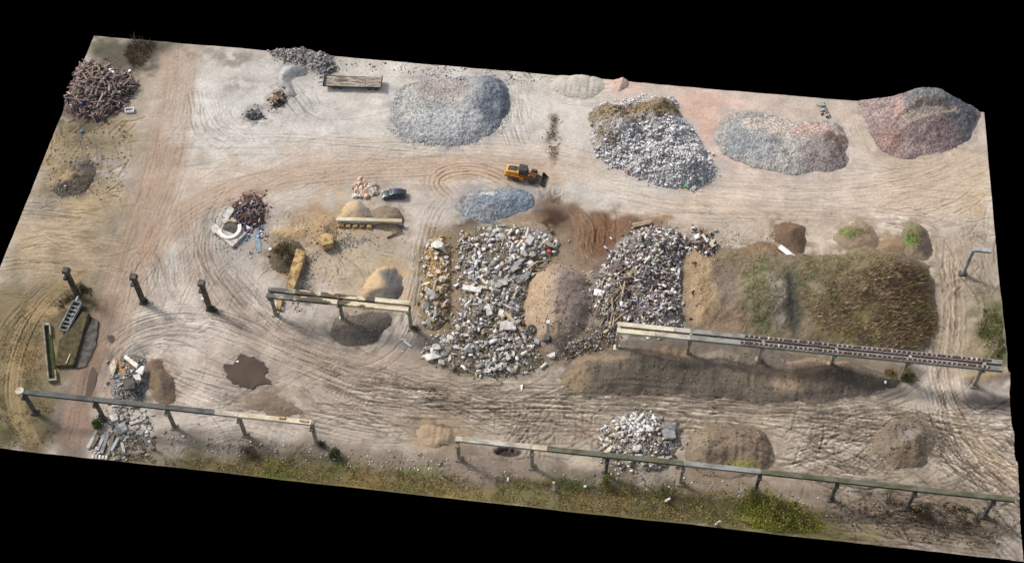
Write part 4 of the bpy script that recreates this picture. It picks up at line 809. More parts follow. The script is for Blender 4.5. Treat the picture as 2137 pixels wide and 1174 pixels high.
# patched double beam
ZB = 7.25
ra = empty('beam_gantry', (-37.6, 31.5, 0)); tag(ra, 'short double concrete beam with peeling white patches on three posts', 'gantry')
for i, x in enumerate((0., 12.2, 24.4)): column_parts(ra, x, 6.3, 'post', z0=zt(-37.6+x, 31.5)-.1)
for y, ms in ((.68, ('beamAg', 'beamA', 'beamA', 'beamy')), (-.62, ('beamAg', 'beamA', 'beamA', 'beamy'))):
    for (a, b_), m in zip(((-.45, 4.4), (4.42, 12.1), (12.22, 18.4), (18.42, 24.5)), ms): girder(ra, a, b_, y, ZB, m)
for x in (0., 12.15, 24.2): MB().box((x, .03, ZB-.35), (.35, .42, .4)).build('cross_tie', 'rust' if x == 12.15 else 'darkconcrete', ra, .02)
MB().box((12.16, .03, ZB+.04), (.16, 2.2, .08)).build('joint_plate', 'rust', ra)
# long double beam with rail clips
rb = empty('beam_gantry', (23.1, 31.5, 0)); tag(rb, 'long double concrete beam carrying rows of rusty rail clips', 'gantry')
for i in range(6):
    x = 12.2*i; z0 = zt(23.1+x, 31.5)-.1; column_parts(rb, x, 6.3, 'tanconcrete' if i == 0 else 'post', z0=z0)
for y in (.68, -.62):
    girder(rb, -.3, 9.3 if y > 0 else 6.2, y, ZB, 'beamy'); girder(rb, 9.32 if y > 0 else 6.22, 12.1, y, ZB, 'beamw')
    for i in range(1, 5): girder(rb, 12.2*i-.08, 12.2*i+12.1, y, ZB, 'beamg')
    girder(rb, 61.02, 64., y, ZB, 'beamg')
    MB().box((41.2 + (.4 if y > 0 else 0), y, ZB+.03), (41.2, .46, .06)).build('rail', 'rustdark', rb, .01)
cl = MB().box((0, 0, 0), (.3, .56, .12)).mesh('rail_clip', 'clip', .02); cl2 = MB().box((0, 0, 0), (.3, .56, .12)).mesh('rail_clip', 'rust', .02)
cl3 = MB().box((0, 0, 0), (.3, .5, .16)).mesh('rail_clip', 'redstone', .02)
for y in (.68, -.62):
    for k in range(50):
        r = random.random(); o = link('rail_clip', cl if r < .62 else (cl2 if r < .9 else cl3), rb, (21.2+k*.82+random.uniform(-.06, .06), y+random.uniform(-.04, .04), ZB+.12)); o.rotation_euler = (0, 0, random.uniform(-.12, .12))
for i in range(6): MB().box((12.2*i, .03, ZB-.3), (.5, .44, .5)).build('cross_tie', 'greyconcrete', rb, .02)
# single beam, lower left
rc = empty('beam_gantry', (-74., 7.3, 0)); tag(rc, 'weathered single concrete beam on five posts by the service road', 'gantry')
for i in range(5): column_parts(rc, 12.2*i, 6.15, ('darkconcrete', 'darkconcrete', 'post', 'post', 'post')[i], brk=True, z0=0)
for i, m in enumerate(('beamc', 'beamc', 'beamc', 'beamy')):
    if i == 2: girder(rc, 24.42, 32.6, .05, 7.1, 'beamc'); girder(rc, 32.62, 36.58, .05, 7.1, 'beamw')
    else: girder(rc, 12.2*i+(-.3 if i == 0 else .02), 12.2*i+12.18, .05, 7.1, m)
MB().cyl((-.5, .05, 6.9), (-.5, .05, 7.25), .75, .7, 18).build('end_pad', 'tanconcrete', rc)
MB().box((44., .2, 7.2), (1.1, .5, .24)).build('moss_clump', 'oxide', rc, .1, .05); MB().box((47.6, .1, 7.18), (1.6, .4, .18)).build('moss_clump', 'oxide', rc, .08, .05)
# single beam, lower right
rd = empty('beam_gantry', (-1.1, 7.2, 0)); tag(rd, 'longest single concrete beam running above the bottom verge', 'gantry')
for i in range(8): column_parts(rd, 12.2*i, 6.15, ('post', 'post', 'darkconcrete', 'post', 'darkconcrete', 'darkconcrete', 'darkconcrete', 'darkconcrete')[i], z0=0)
for i, m in enumerate(('beamw', 'beamlich', 'beamlich', 'beamg', 'beamlich', 'beamlich', 'beamlich')):
    if i == 1: girder(rd, 12.22, 14.6, 0, 7.15, 'beamy'); girder(rd, 14.62, 24.38, 0, 7.15, 'beamlich'); continue
    girder(rd, 12.2*i+(-.3 if i == 0 else .02), 12.2*i+(12.18 if i < 6 else 15.2), 0, 7.15-.1*max(0, i-4), m)
# free standing columns
def pillar(x, y, ht, label, mat, arm=0, group=None, top=True, w=.7, rot=0., cap=None):
    r = empty('concrete_pillar', (x, y, zt(x, y)), rot); tag(r, label, 'pillar', group)
    MB().box((0, 0, ht/2-.3), (.55 if not top else .75, w if not top else .95, ht+.6), None, .9).build('post', mat, r, .06, .03)
    if top:
        MB().box((-.05, .75, ht-1.4), (.7, .8, .4)).build('corbel', mat, r, .04, .03)
        MB().box((-.35, -.5, ht-1.9), (.6, .7, .6)).build('corbel', mat, r, .04, .03)
        MB().box((0, .05, ht-.25), (1.1, 1.15, .7)).build('head', mat, r, .06, .06)
    MB().box((0, 0, .15), (1.5, 1.4, .5), None, .75).build('footing', 'darkconcrete', r, .06, .06)
    if arm: MB().box((arm/2+.2, .35, ht-.35), (arm, .8, .55)).build('beam_stub', 'greyconcrete', r, .03)
    if cap: MB().box((0, 0, ht+.05), (.62, w+.05, .12)).build('cap', cap, r, .02)
    return r
pillar(-74.0, 31.4, 8.0, 'dark pillar with a broken bracket beside the weedy patch, outermost of three', 'darkconcrete')
pillar(-61.8, 31.4, 8.2, 'middle one of three dark pillars, on bare ground next to the service road', 'darkconcrete')
pillar(-49.6, 31.4, 8.2, 'dark pillar with rubble around its foot, nearest of three to the patched beam', 'darkconcrete')
pillar(11.0, 31.5, 5.6, 'lone sandy concrete post at the foot of the brown gravel mound', 'tanconcrete', top=False, cap='palestone')
pillar(83.6, 54.7, 7.4, 'grey pillar carrying a short beam stub near the outer right edge', 'greyconcrete', arm=3.0, top=False)
def stub(px, py, ht, label, mat='palestone', w=.35, rot=0., lean=0.):
    x, y = at(px, py); o = MB().box((0, 0, ht/2-.15), (w, w*.8, ht+.3), None, .8).build('fence_post', mat, None, .02); o.location = (x, y, zt(x, y)); o.rotation_euler = (lean, lean*.6, rot); tag(o, label, 'post')
stub(925, 992, 2.6, 'thin grey stub post standing in the dry grass below the sandy bank', 'greyconcrete', .3)
stub(1155, 1022, 3.0, 'short pale pointed post alone in the verge grass', 'tanconcrete', .5)
stub(1345, 1012, 2.4, 'thin weathered post beside the verge under the lichen beam', 'greyconcrete', .3)
stub(1389, 1046, 2.2, 'leaning whitish post at the foot of a bare bush', 'palestone', .45, .3, .25)
stub(1494, 1094, 2.4, 'leaning pale post at the very edge of the verge', 'tanconcrete', .4, .2, .2)
stub(318, 935, 2.6, 'upright white slab stub standing beside the lower left verge', 'palestone', .5)

# ------------------------------------------------------------------ wheel loader
def wheel(root, x, y, r, wd, side, name='wheel', loc_z=None, rim='steel'):
    z = r if loc_z is None else loc_z; b = MB()
    prof = [(r*.55, -wd/2), (r*.9, -wd/2), (r, -wd*.32), (r, wd*.32), (r*.9, wd/2), (r*.55, wd/2)]
    n = 24; vs = []; fs = []
    for i in range(n):
        t = 2*PI*i/n
        for (rr, w_) in prof:
            k = rr*(1.0 if (i % 2 or rr < r*.95) else .96); vs.append((x+k*math.cos(t), y+w_, z+k*math.sin(t)))
    m = len(prof)
    for i in range(n):
        for j in range(m): a = i*m+j; b2 = i*m+(j+1) % m; c_ = ((i+1) % n)*m+(j+1) % m; d = ((i+1) % n)*m+j; fs.append((a, b2, c_, d))
    b.add(vs, fs); w0 = b.build(name, 'tyre', root)
    MB().cyl((x, y-wd*.36, z), (x, y+wd*.36, z), r*.56, n=18).cyl((x, y+side*wd*.3, z), (x, y+side*wd*.46, z), r*.2, n=10).build('rim', rim, w0)
    return w0
lx, ly = at(1096, 372); lr = empty('wheel_loader', (lx, ly, zt(lx, ly)+.02), math.radians(-7)); lr.scale = (.94, .94, .94); tag(lr, 'yellow and orange wheel loader with a dark bucket driving across the yard', 'wheel loader')
hood = MB().prism([(-3.9, 1.05), (-1.1, 1.05), (-1.1, 2.55), (-3.2, 2.45), (-3.9, 2.2)], 'y', -.95, .95).build('engine_hood', 'yellow', lr, .06)
MB().prism([(-3.5, 2.40), (-1.5, 2.545), (-1.5, 2.585), (-3.5, 2.44)], 'y', -.62, .62).build('grille', 'black', hood)
MB().box((-3.93, 0, 1.7), (.06, 1.3, .7)).build('radiator_grille', 'black', hood)
MB().box((-3.7, 0, 1.0), (.9, 2.1, .75)).build('counterweight', 'yellow', lr, .08)
MB().box((-1.7, 0, .95), (3.0, 1.1, .5)).build('rear_frame', 'orange', lr, .04)
for s in (-1, 1):
    MB().prism([(-2.65, 1.35), (-2.45, 1.65), (-.95, 1.65), (-.6, 1.3), (-.75, 1.22), (-1.05, 1.52), (-2.35, 1.52), (-2.5, 1.25)], 'y', s*.72-.3 if s > 0 else -1.32, 1.32 if s > 0 else -.42).build('rear_fender', 'orange', lr, .02)
    MB().box((-.55, s*1.05, 1.05), (.9, .5, .75)).build('fuel_tank', 'orange', lr, .05)
    wheel(lr, -1.6, s*1.08, .78, .58, s); wheel(lr, 1.6, s*1.08, .78, .58, s)
    MB().prism([(.95, 1.45), (1.2, 1.72), (2.0, 1.72), (2.3, 1.4), (2.2, 1.36), (1.95, 1.62), (1.25, 1.62), (1.05, 1.38)], 'y', s*1.08-.3, s*1.08+.3).build('front_fender', 'black', lr, .02)
    MB().prism([(1.1, 1.35), (1.3, 1.6), (2.4, 1.35), (3.45, .75), (3.35, .45), (2.3, .95)], 'y', s*.55-.12, s*.55+.12).build('lift_arm', 'steel', lr, .02)
    MB().box((.95, s*.75, 2.1), (.18, .14, .14)).build('work_lamp', 'lampclear', lr, .02)
cabp = [(-1.15, 1.6), (.5, 1.6), (.62, 2.2), (.25, 3.2), (-1.1, 3.2)]
cb = MB().prism(cabp, 'y', -.7, .7).build('cab', 'glass', lr, .05)
MB().box((-.42, 0, 3.26), (1.7, 1.6, .13)).build('cab_roof', 'black', cb, .04)
for s in (-1, 1):
    MB().bar((.63, s*.71, 1.6), (.28, s*.71, 3.2), .07).bar((-1.12, s*.71, 1.6), (-1.1, s*.71, 3.2), .1).bar((-.3, s*.71, 1.6), (-.35, s*.71, 3.2), .06).build('cab_frame', 'black', cb)
MB().box((-.3, 0, 1.52), (1.9, 1.5, .16)).build('cab_floor', 'orange', lr, .02)
MB().cyl((-2.2, .35, 2.4), (-2.2, .35, 3.0), .07, n=10).build('exhaust_pipe', 'black', lr)
MB().prism([(.5, .75), (2.1, .75), (2.2, 1.5), (1.2, 1.9), (.6, 1.5)], 'y', -.42, .42).build('front_frame', 'orange', lr, .04)
MB().bar((1.2, 0, 1.8), (2.6, 0, 1.75), .2).bar((2.6, 0, 1.75), (3.35, 0, 1.1), .18).build('bucket_linkage', 'steel', lr, .02)
bk = MB(); pr = [(3.3, 1.25), (3.28, .55), (3.55, .18), (4.5, .1)]
for i in range(3):
    (u0, v0), (u1, v1) = pr[i], pr[i+1]; bk.prism([(u0, v0), (u1, v1), (u1+.02, v1+.09), (u0+.09, v0+.03)], 'y', -1.38, 1.38)
for s in (-1, 1): bk.prism([(3.3, 1.25), (3.28, .55), (3.55, .18), (4.5, .1), (3.75, 1.2)], 'y', s*1.36-.04, s*1.36+.04)
bko = bk.build('bucket', 'steel', lr)
for k in range(7): MB().box((4.58, -1.2+k*.4, .12), (.22, .12, .07)).build('bucket_tooth', 'black', bko)

# ------------------------------------------------------------------ parked car
cx_, cy_ = at(823, 409); cr = empty('parked_car', (cx_, cy_, zt(cx_, cy_)+.01), math.radians(10)); cr.scale = (1.07, 1.07, 1.07); tag(cr, 'dark navy hatchback parked beside the heap of pinkish stones', 'car')
def loft(stn, n=20, e=3.2):
    b = MB(); vs = []; fs = []
    for (x, hw, z0, z1) in stn:
        for i in range(n):
            t = 2*PI*i/n; c_, s_ = math.cos(t), math.sin(t)
            vs.append((x, hw*math.copysign(abs(c_)**(2/e), c_), (z0+z1)/2+(z1-z0)/2*math.copysign(abs(s_)**(2/e), s_)))
    for k in range(len(stn)-1):
        for i in range(n): fs.append((k*n+i, k*n+(i+1) % n, (k+1)*n+(i+1) % n, (k+1)*n+i))
    fs.append(tuple(range(n-1, -1, -1))); fs.append(tuple(range((len(stn)-1)*n, len(stn)*n))); b.add(vs, fs); return b
def smooth(o):
    for p in o.data.polygons: p.use_smooth = True
    return o
smooth(loft([(-2.16, .62, .35, .62), (-2.08, .78, .26, .74), (-1.8, .85, .22, .84), (-1.0, .875, .2, .95), (0, .885, .2, .98), (1.2, .885, .2, 1.0), (1.85, .86, .24, 1.0), (2.08, .8, .28, .95), (2.15, .68, .4, .8)]).build('body', 'carpaint', cr))
smooth(loft([(-1.15, .62, .86, .93), (-.75, .70, .86, 1.16), (-.3, .68, .86, 1.40), (.4, .67, .86, 1.48), (1.3, .65, .86, 1.45), (1.75, .62, .86, 1.25), (2.0, .58, .86, 1.0)], e=4).build('window_glass', 'glass', cr))
smooth(loft([(-.42, .52, 1.36, 1.40), (-.2, .6, 1.38, 1.47), (.5, .61, 1.42, 1.53), (1.25, .59, 1.4, 1.5), (1.6, .52, 1.34, 1.38)], e=4).build('roof', 'carpaint', cr))
for s in (-1, 1):
    for x in (-1.32, 1.28): wheel(cr, x, s*.8, .32, .2, s, rim='chrome')
    MB().box((-1.98, s*.62, .66), (.26, .3, .16)).build('headlight', 'lampclear', cr, .03)
    MB().box((2.03, s*.68, .86), (.2, .22, .24)).build('tail_light', 'lampred', cr, .03)
    MB().box((-.72, s*.98, .98), (.16, .2, .13)).build('wing_mirror', 'carpaint', cr, .03)
    MB().bar((-1.0, s*.60, .98), (-.42, s*.6, 1.40), .04).build('window_pillar', 'carpaint', cr)
    MB().box((.45, s*.675, 1.18), (.06, .03, .5)).build('window_pillar', 'carpaint', cr)
MB().box((-2.17, 0, .42), (.04, .5, .11)).build('number_plate', 'whitepl', cr); MB().box((2.17, 0, .6), (.04, .5, .11)).build('number_plate', 'whitepl', cr)

# ------------------------------------------------------------------ derelict trailer
tx, ty = at(737, 178); tr = empty('flatbed_trailer', (tx, ty, zt(tx, ty)), math.radians(3.5)); tag(tr, 'derelict flatbed trailer with rotten board decks beyond the grey gravel pile', 'trailer')
MB().box((-1.6, 0, 1.02), (8.4, 2.7, .14)).build('deck', 'deck', tr, .02); MB().box((4.25, .1, 1.12), (3.1, 2.8, .14)).build('deck', 'deck', tr, .02)
for y in (-.5, .5): MB().box((0, y, .78), (11.2, .16, .3)).build('chassis_rail', 'black', tr)
for y in (-1.36, 1.36): MB().box((-1.6, y, 1.02), (8.4, .08, .3)).build('side_rail', 'black' if y < 0 else 'steel', tr); 
MB().box((4.25, -1.32, 1.1), (3.1, .08, .3)).build('side_rail', 'black', tr)
MB().box((-5.7, 0, 1.25), (.12, 2.7, .8)).build('headboard', 'black', tr, .02); MB().box((5.84, .1, 1.4), (.1, 2.8, .7)).build('tailboard', 'rustdark', tr, .02)
MB().box((-2.4, .25, 1.1), (2.6, .3, .03)).build('gap_board', 'black', tr, 0, .02)
for k in range(7): MB().box((-5.2+k*1.2, 0, .84), (.1, 2.5, .14)).build('cross_member', 'rustdark', tr)
for x in (-3.6, -2.4, 3.4, 4.8):
    for s in (-1, 1): wheel(tr, x, s*1.05, .48, .3, s, rim='steel')
MB().bar((-5.8, 0, .7), (-7.0, 0, .45), .14).build('drawbar', 'black', tr)

# ------------------------------------------------------------------ chunks, slabs, stones, timbers
def place(mesh, name, x, y, rot, sc=1., lift=.3, label=None, cat=None, group=None, z=None):
    o = bpy.data.objects.new(name, mesh); C.objects.link(o); o.location = (x, y, (zt(x, y) if z is None else z)+lift); o.rotation_euler = rot
    o.scale = (sc, sc, sc) if not hasattr(sc, '__len__') else sc
    return tag(o, label, cat, group)
SH = [(1.7, .8, .5), (1.3, .9, .6), (2.2, .7, .45), (1.5, 1.2, .3), (1.2, .8, .6), (2.6, .6, .4), (1.9, 1.3, .28), (1.4, .6, .5)]
def kinds(mat, n=8): return [slab_mesh('concrete_block', mat, SH[i % 8], 300+i*5+len(mat)) for i in range(n)]+[chunk_mesh('concrete_block', mat, SH[i % 8], 100+i*7+len(mat), pts=14+i) for i in range(0, n, 3)]
KC, KT, KG, KD = kinds('concrete'), kinds('tanconcrete'), kinds('greyconcrete'), kinds('darkconcrete')
nb = 0
def scatter(poly, n, sets, sc, label, group, seed, name='concrete_block', cat='concrete block', tilt=.75, dirn=None, mind=.6):
    global nb
    rs = np.random.RandomState(seed); used = []
    for (x, y) in rand_in(poly, n*6, rs):
        if len(used) >= n: break
        s = sc[0]+(sc[1]-sc[0])*rs.rand()**1.6
        if any((x-a)**2+(y-b)**2 < (mind*(s+t))**2 for a, b, t in used): continue
        used.append((x, y, s)); st = sets[rs.randint(len(sets))]; me = st[rs.randint(len(st))]
        rz = rs.rand()*2*PI if dirn is None else dirn+(rs.rand()-.5)*1.0
        place(me, name, x, y, ((rs.rand()-.5)*2*tilt, (rs.rand()-.5)*2*tilt, rz), s*(.85+.3*rs.rand()), s*(.18+.25*rs.rand()), label, cat, group)
    nb += len(used)
scatter([(1020,480),(1035,462),(1050,470),(1060,505),(1040,520),(1022,505)], 22, [KC, KC, KG], (.6,1.2), 'whitish concrete block in the scatter just left of the brown berm', 'blocks left of the berm', 1)
scatter([(1045,500),(1060,490),(1160,492),(1165,520),(1130,545),(1060,535)], 48, [KC, KC, KG, KC, KT], (.6,1.35), 'whitish concrete block in the jumble directly below the brown berm', 'blocks below the berm', 2)
scatter([(1040,545),(1110,545),(1112,575),(1085,620),(1060,640),(1035,600)], 42, [KC, KG, KC], (.7,1.3), 'grey concrete block in the jumble left of the rounded brown gravel mound', 'blocks left of the gravel mound', 3, dirn=1.0)
scatter([(975,590),(1035,570),(1050,640),(1080,660),(1085,700),(1040,690),(985,640)], 44, [KC, KG, KC], (.7,1.3), 'pale concrete block in the middle of the rubble field', 'blocks mid rubble field', 4)
scatter([(890,505),(925,500),(935,560),(928,620),(885,620),(885,550)], 30, [KT, KC], (.6,1.25), 'yellowish concrete block in the upper narrow rubble strip', 'yellowish blocks of the strip', 5)
scatter([(885,630),(930,625),(935,660),(915,685),(885,675)], 16, [KG, KC, KD], (.6,1.1), 'grey concrete block in the lower narrow rubble strip', 'grey blocks of the strip', 6)
scatter([(895,715),(950,700),(962,740),(930,765),(893,757)], 20, [KC, KG], (.7,1.3), 'pale concrete block at the lower left corner of the rubble field', 'blocks of the lower left corner', 7)
scatter([(965,725),(1060,700),(1115,740),(1100,775),(1010,785)], 40, [KC, KC, KG], (.5,1.1), 'concrete block at the lower edge of the rubble field', 'blocks of the lower edge', 8)
scatter([(1245,905),(1290,875),(1360,885),(1390,930),(1400,960),(1330,975),(1270,960)], 34, [KC, KC, KT], (.5,1.2), 'white concrete block in the heap under the lower right beam', 'blocks of the bottom heap', 9)
# single, individually recognisable pieces
def piece(mat, dims, px, py, rz, label, cat, name, tilt=(0, 0), lift=.3, seed=1, pts=14):
    x, y = at(px, py); return place(chunk_mesh(name, mat, dims, seed, pts=pts), name, x, y, (tilt[0], tilt[1], rz), 1., lift, label, cat)
piece('palestone', (2.6,2.0,1.2), 915, 523, .3, 'big bluish white boulder near the top of the narrow strip', 'boulder', 'boulder', seed=3, lift=.9)
piece('greyconcrete', (3.4,2.4,1.3), 1403, 903, .4, 'big grey split boulder lying right of the bottom rubble heap', 'boulder', 'boulder', (.2,.1), .9, seed=5)
piece('greyconcrete', (2.6,1.8,1.1), 1392, 915, .2, 'mossy tan boulder leaning against the big split boulder', 'boulder', 'boulder', (.1,.3), .6, seed=6)
piece('palestone', (3.0,1.7,1.2), 905, 748, .3, 'large whitish boulder at the lower left tip of the rubble field', 'boulder', 'boulder', seed=8, lift=.6)
piece('palestone', (1.1,.7,.5), 884, 745, .2, 'small lone whitish block on the ground left of the rubble field', 'boulder', 'boulder', seed=9, lift=.2)
piece('palestone', (1.7,1.3,1.0), 1149, 742, .2, 'pale boulder standing apart at the lower right of the rubble field', 'boulder', 'boulder', seed=10, lift=.4)
for i, (px, py, dx, dy, rz, tl, mt, lb) in enumerate([(1078,563,3.4,.8,1.1,.2,'greyconcrete','long bluish concrete slab leaning at the upper left of the brown mound'),
    (1092,585,3.2,.8,.9,.15,'greyconcrete','long grey slab lying along the left edge of the brown mound'), (1042,600,3.0,1.2,.3,.3,'concrete','wide tilted slab at the heart of the rubble field'),
    (1072,680,5.0,.5,-.75,.1,'palewood','long pale pole crossing the rubble field toward the tyre'), (1060,690,2.8,1.6,.2,.1,'concrete','cracked pale slab just left of the tyre'),
    (1105,512,2.0,1.2,1.3,.3,'palestone','upright white block at the bottom of the berm'), (985,612,3.4,1.0,-.1,.1,'palestone','long white slab on the left of the rubble field'),
    (1120,715,1.2,.9,1.5,.3,'greyconcrete','dull grey block near the foot of the lone post'), (1340,470,3.6,.9,.35,.0,'palewood','lone pale log on the wet brown mud'),
    (1250,618,1.9,1.2,-.1,.2,'whitepl','white sheet lying on the loose poles'), (1265,575,2.4,1.0,.1,.15,'greyconcrete','grey slab at the top of the loose poles'),
    (1415,575,2.8,.4,1.5,.1,'palestone','thin white pillar piece on the mixed heap'), (1455,496,1.2,.9,.6,.2,'whitepl','white box on the small scrap pile'),
    (1470,505,1.9,.4,-1.0,.2,'palestone','thin white bar on the small scrap pile'), (1488,512,1.6,1.2,.8,.2,'tanconcrete','tan slab on the right of the small scrap pile')]):
    x, y = at(px, py); o = MB().box((0, 0, 0), (dx, dy, .4 if dy > .6 else dy*.8)).build('slab' if dy > .55 else 'pole', mt, None, .04, .04, (x, y, zt(x, y)+.4)); o.rotation_euler = (tl, tl*.5, rz); tag(o, lb, 'slab' if dy > .55 else 'pole')
# heap of pinkish stones by the car
SR = [chunk_mesh('stone', 'redstone', (1.15,.85,.75), 400+i) for i in range(5)]; SP = [chunk_mesh('stone', 'palestone', (1.1,.8,.7), 420+i) for i in range(3)]
scatter([(738,384),(748,374),(766,381),(784,388),(788,402),(774,411),(754,415),(741,408)], 44, [SR, SR, SP], (.8,1.3), 'rounded pinkish stone in the small heap beside the car', 'stones heaped beside the car', 30, 'stone', 'stone', mind=.24)
piece('palestone', (1.3,1.0,.9), 742, 411, .3, 'pale stone at the lower left tip of the stone heap', 'stone', 'stone', seed=41)
piece('tanconcrete', (1.6,1.2,.8), 754, 404, .7, 'flat sandy block in front of the stone heap', 'stone', 'stone', seed=42)
# timbers
def timbers(poly, n, mats, ln, label, group, seed, dirn=None, spread=3.1, zr=.9, th=(.12,.3)):
    rs = np.random.RandomState(seed); ms = [MB().box((0, 0, 0), (1, 1, 1)).mesh('timber', m, .0) for m in mats]
    for (x, y) in rand_in(poly, n, rs):
        l = ln[0]+(ln[1]-ln[0])*rs.rand()**1.7; t = th[0]+(th[1]-th[0])*rs.rand(); rz = (dirn or 0)+(rs.rand()-.5)*spread
        place(ms[rs.randint(len(ms))], 'timber', x, y, ((rs.rand()-.5)*.4, (rs.rand()-.5)*.6, rz), (l, t, t*.7), .15+zr*rs.rand(), label, 'timber', group)
timbers(wood, 150, ['wood', 'wood', 'wood', 'palewood'], (1.,4.), 'weathered timber tangled in the scrap wood heap at the outer left edge', 'timbers of the scrap wood heap', 50)
timbers([(1232,640),(1240,590),(1275,600),(1300,610),(1305,670),(1270,690)], 48, ['palewood', 'wood', 'palewood'], (2.,5.), 'loose pale pole in the bundle right of the brown gravel mound', 'poles right of the brown gravel mound', 51, 1.35, 1.1, .5, (.12,.24))
timbers([(1240,575),(1300,560),(1330,600),(1280,620)], 22, ['wood', 'palewood'], (1.5,4.), 'grey pole lying across the upper part of the pole bundle', 'crossed poles of the mixed heap', 52, .3, 1.0, .7)
timbers([(1060,590),(1100,560),(1160,530),(1150,545),(1090,600),(1070,650)], 22, ['palewood', 'wood'], (1.5,4.), 'timber lying among blocks around the upper left of the gravel mound', 'timbers beside the gravel mound', 53, .7, 1.2, .4)
timbers([(1330,490),(1410,500),(1420,620),(1400,670),(1330,660)], 26, ['rust', 'wood', 'galv'], (1.,3.), 'thin metal or wood bar in the right part of the mixed heap', 'bars of the mixed heap', 54, 0, 3.1, .6, (.08,.2))
timbers([(570,195),(592,200),(590,218),(572,220)], 8, ['wood', 'palewood'], (.8,1.8), 'short board in the scrap at the tip of the sand crescent', 'boards by the sand crescent', 55)
timbers([(500,415),(548,420),(545,465),(505,465)], 14, ['rust', 'wood', 'bluepl'], (.6,1.9), 'short piece of scrap on the reddish scrap heap', 'scrap on the reddish heap', 56)
# ------------------------------------------------------------------ broken ring and slabs
def prism_obj(name, pts, z0, z1, mat, label, cat, bev=.04, jit=.02, parent=None):
    p = ats(pts); c0 = p.mean(0); b = MB().prism([(a-c0[0], d-c0[1]) for a, d in p], 'z', z0, z1)
    o = b.build(name, mat, parent, bev, jit, None if parent else (c0[0], c0[1], zt(*c0)))
    return tag(o, label, cat) if parent is None else o
rx, ry = at(482, 484); rg = empty('concrete_ring', (rx, ry, zt(rx, ry)+.9)); rg.rotation_euler = (.12, -.05, .1); tag(rg, 'broken half ring of pale concrete resting on a square base', 'concrete ring')
def arc(r0, r1, a0, a1, z0, z1, n=22):
    vs = []; fs = []
    for i in range(n+1):
        t = math.radians(a0+(a1-a0)*i/n); k = 1+random.uniform(-.01, .01)
        for r, z in ((r0, z0), (r1, z0), (r1, z1), (r0, z1)): vs.append((r*k*math.cos(t), r*k*math.sin(t), z))
    for i in range(n):
        for j in range(4): fs.append((i*4+j, i*4+(j+1) % 4, (i+1)*4+(j+1) % 4, (i+1)*4+j))
    fs += [(3, 2, 1, 0), (n*4, n*4+1, n*4+2, n*4+3)]; return MB().add(vs, fs)
arc(1.55, 2.2, -175, 25, 0, .45).build('half_ring', 'palestone', rg, .03); arc(1.6, 2.15, 60, 140, -.1, .2, 10).build('ring_fragment', 'tanconcrete', rg, .03)
MB().cyl((0, 0, -.3), (0, 0, -.02), 1.5, n=24).build('inner_fill', 'darkconcrete', rg)
prism_obj('foundation_block', [(449,488),(486,520),(516,490),(480,462)], 0, .75, 'concrete', 'square grey base block with a sharp corner below the broken ring', 'foundation block')
prism_obj('slab', [(440,478),(452,470),(464,482),(448,491)], .1, .7, 'concrete', 'pale square slab left of the broken ring', 'slab')
prism_obj('slab', [(466,455),(480,434),(492,440),(476,462)], .1, .6, 'concrete', 'long pale slab behind the broken ring', 'slab')
prism_obj('slab', [(515,474),(525,480),(517,484)], .3, .8, 'palestone', 'small white triangular slab at the right of the broken ring', 'slab')
piece('palestone', (.9,.8,.5), 472, 467, .4, 'bright white block lying inside the broken ring', 'block', 'concrete_block', lift=1.2, seed=60)
prism_obj('tarpaulin', [(528,482),(540,482),(546,525),(538,528),(532,500)], .05, .12, 'fadedblue', 'faded blue tarpaulin strip trailing from the reddish scrap heap', 'tarpaulin', 0, .03)
# ------------------------------------------------------------------ fallen beam and sandy walls
fb = empty('fallen_beam', (*at(772, 468), zt(*at(772, 468)))); fb.rotation_euler = (0, 0, .085); tag(fb, 'long sandy concrete beam lying in front of the small sand dome', 'beam')
MB().box((0, 0, 1.35), (12.1, .75, .22)).build('top_flange', 'beamy', fb, .03); MB().box((0, 0, .6), (11.9, .42, 1.3)).build('web', 'tanconcrete', fb, .03)
for k in range(5): MB().box((-5.2+k*1.3, -.75, .3), (.9, .8, .7)).build('base_block', 'oxide', fb, .1, .08)
p_ = at(832, 486); o = MB().box((0, 0, 0), (3.2, .25, .2)).build('plank', 'rustdark', None, .02, 0, (p_[0]-.6, p_[1]-.6, .25)); o.rotation_euler = (0, 0, .62); tag(o, 'dark plank lying diagonally at the right end of the fallen beam', 'plank')
ws = prism_obj('wall_slab', [(621,528),(640,533),(634,560),(624,590),(612,622),(597,618),(606,580),(614,550)], 0, 1.5, 'oxide', 'rusty yellow wall slab running down to the patched double beam', 'wall slab', .1, .08)
prism_obj('wall_block', [(672,500),(694,498),(698,520),(676,526),(668,515)], 0, 1.7, 'oxide', 'square rusty yellow block between the weedy heap and the fallen beam', 'wall block', .12, .1)
prism_obj('wall_block', [(580,628),(592,626),(586,650),(577,648)], 0, .8, 'oxide', 'small yellow and white block under the patched double beam', 'wall block', .1, .08)
for i, (px, py, lb) in enumerate([(578, 640, 'white lump under the left end of the patched double beam'), (590, 645, 'second white lump under the patched double beam, nearer its yellow block')]): piece('palestone', (.9,1.3,.7), px, py, .3+i, lb, 'block', 'concrete_block', seed=70+i)
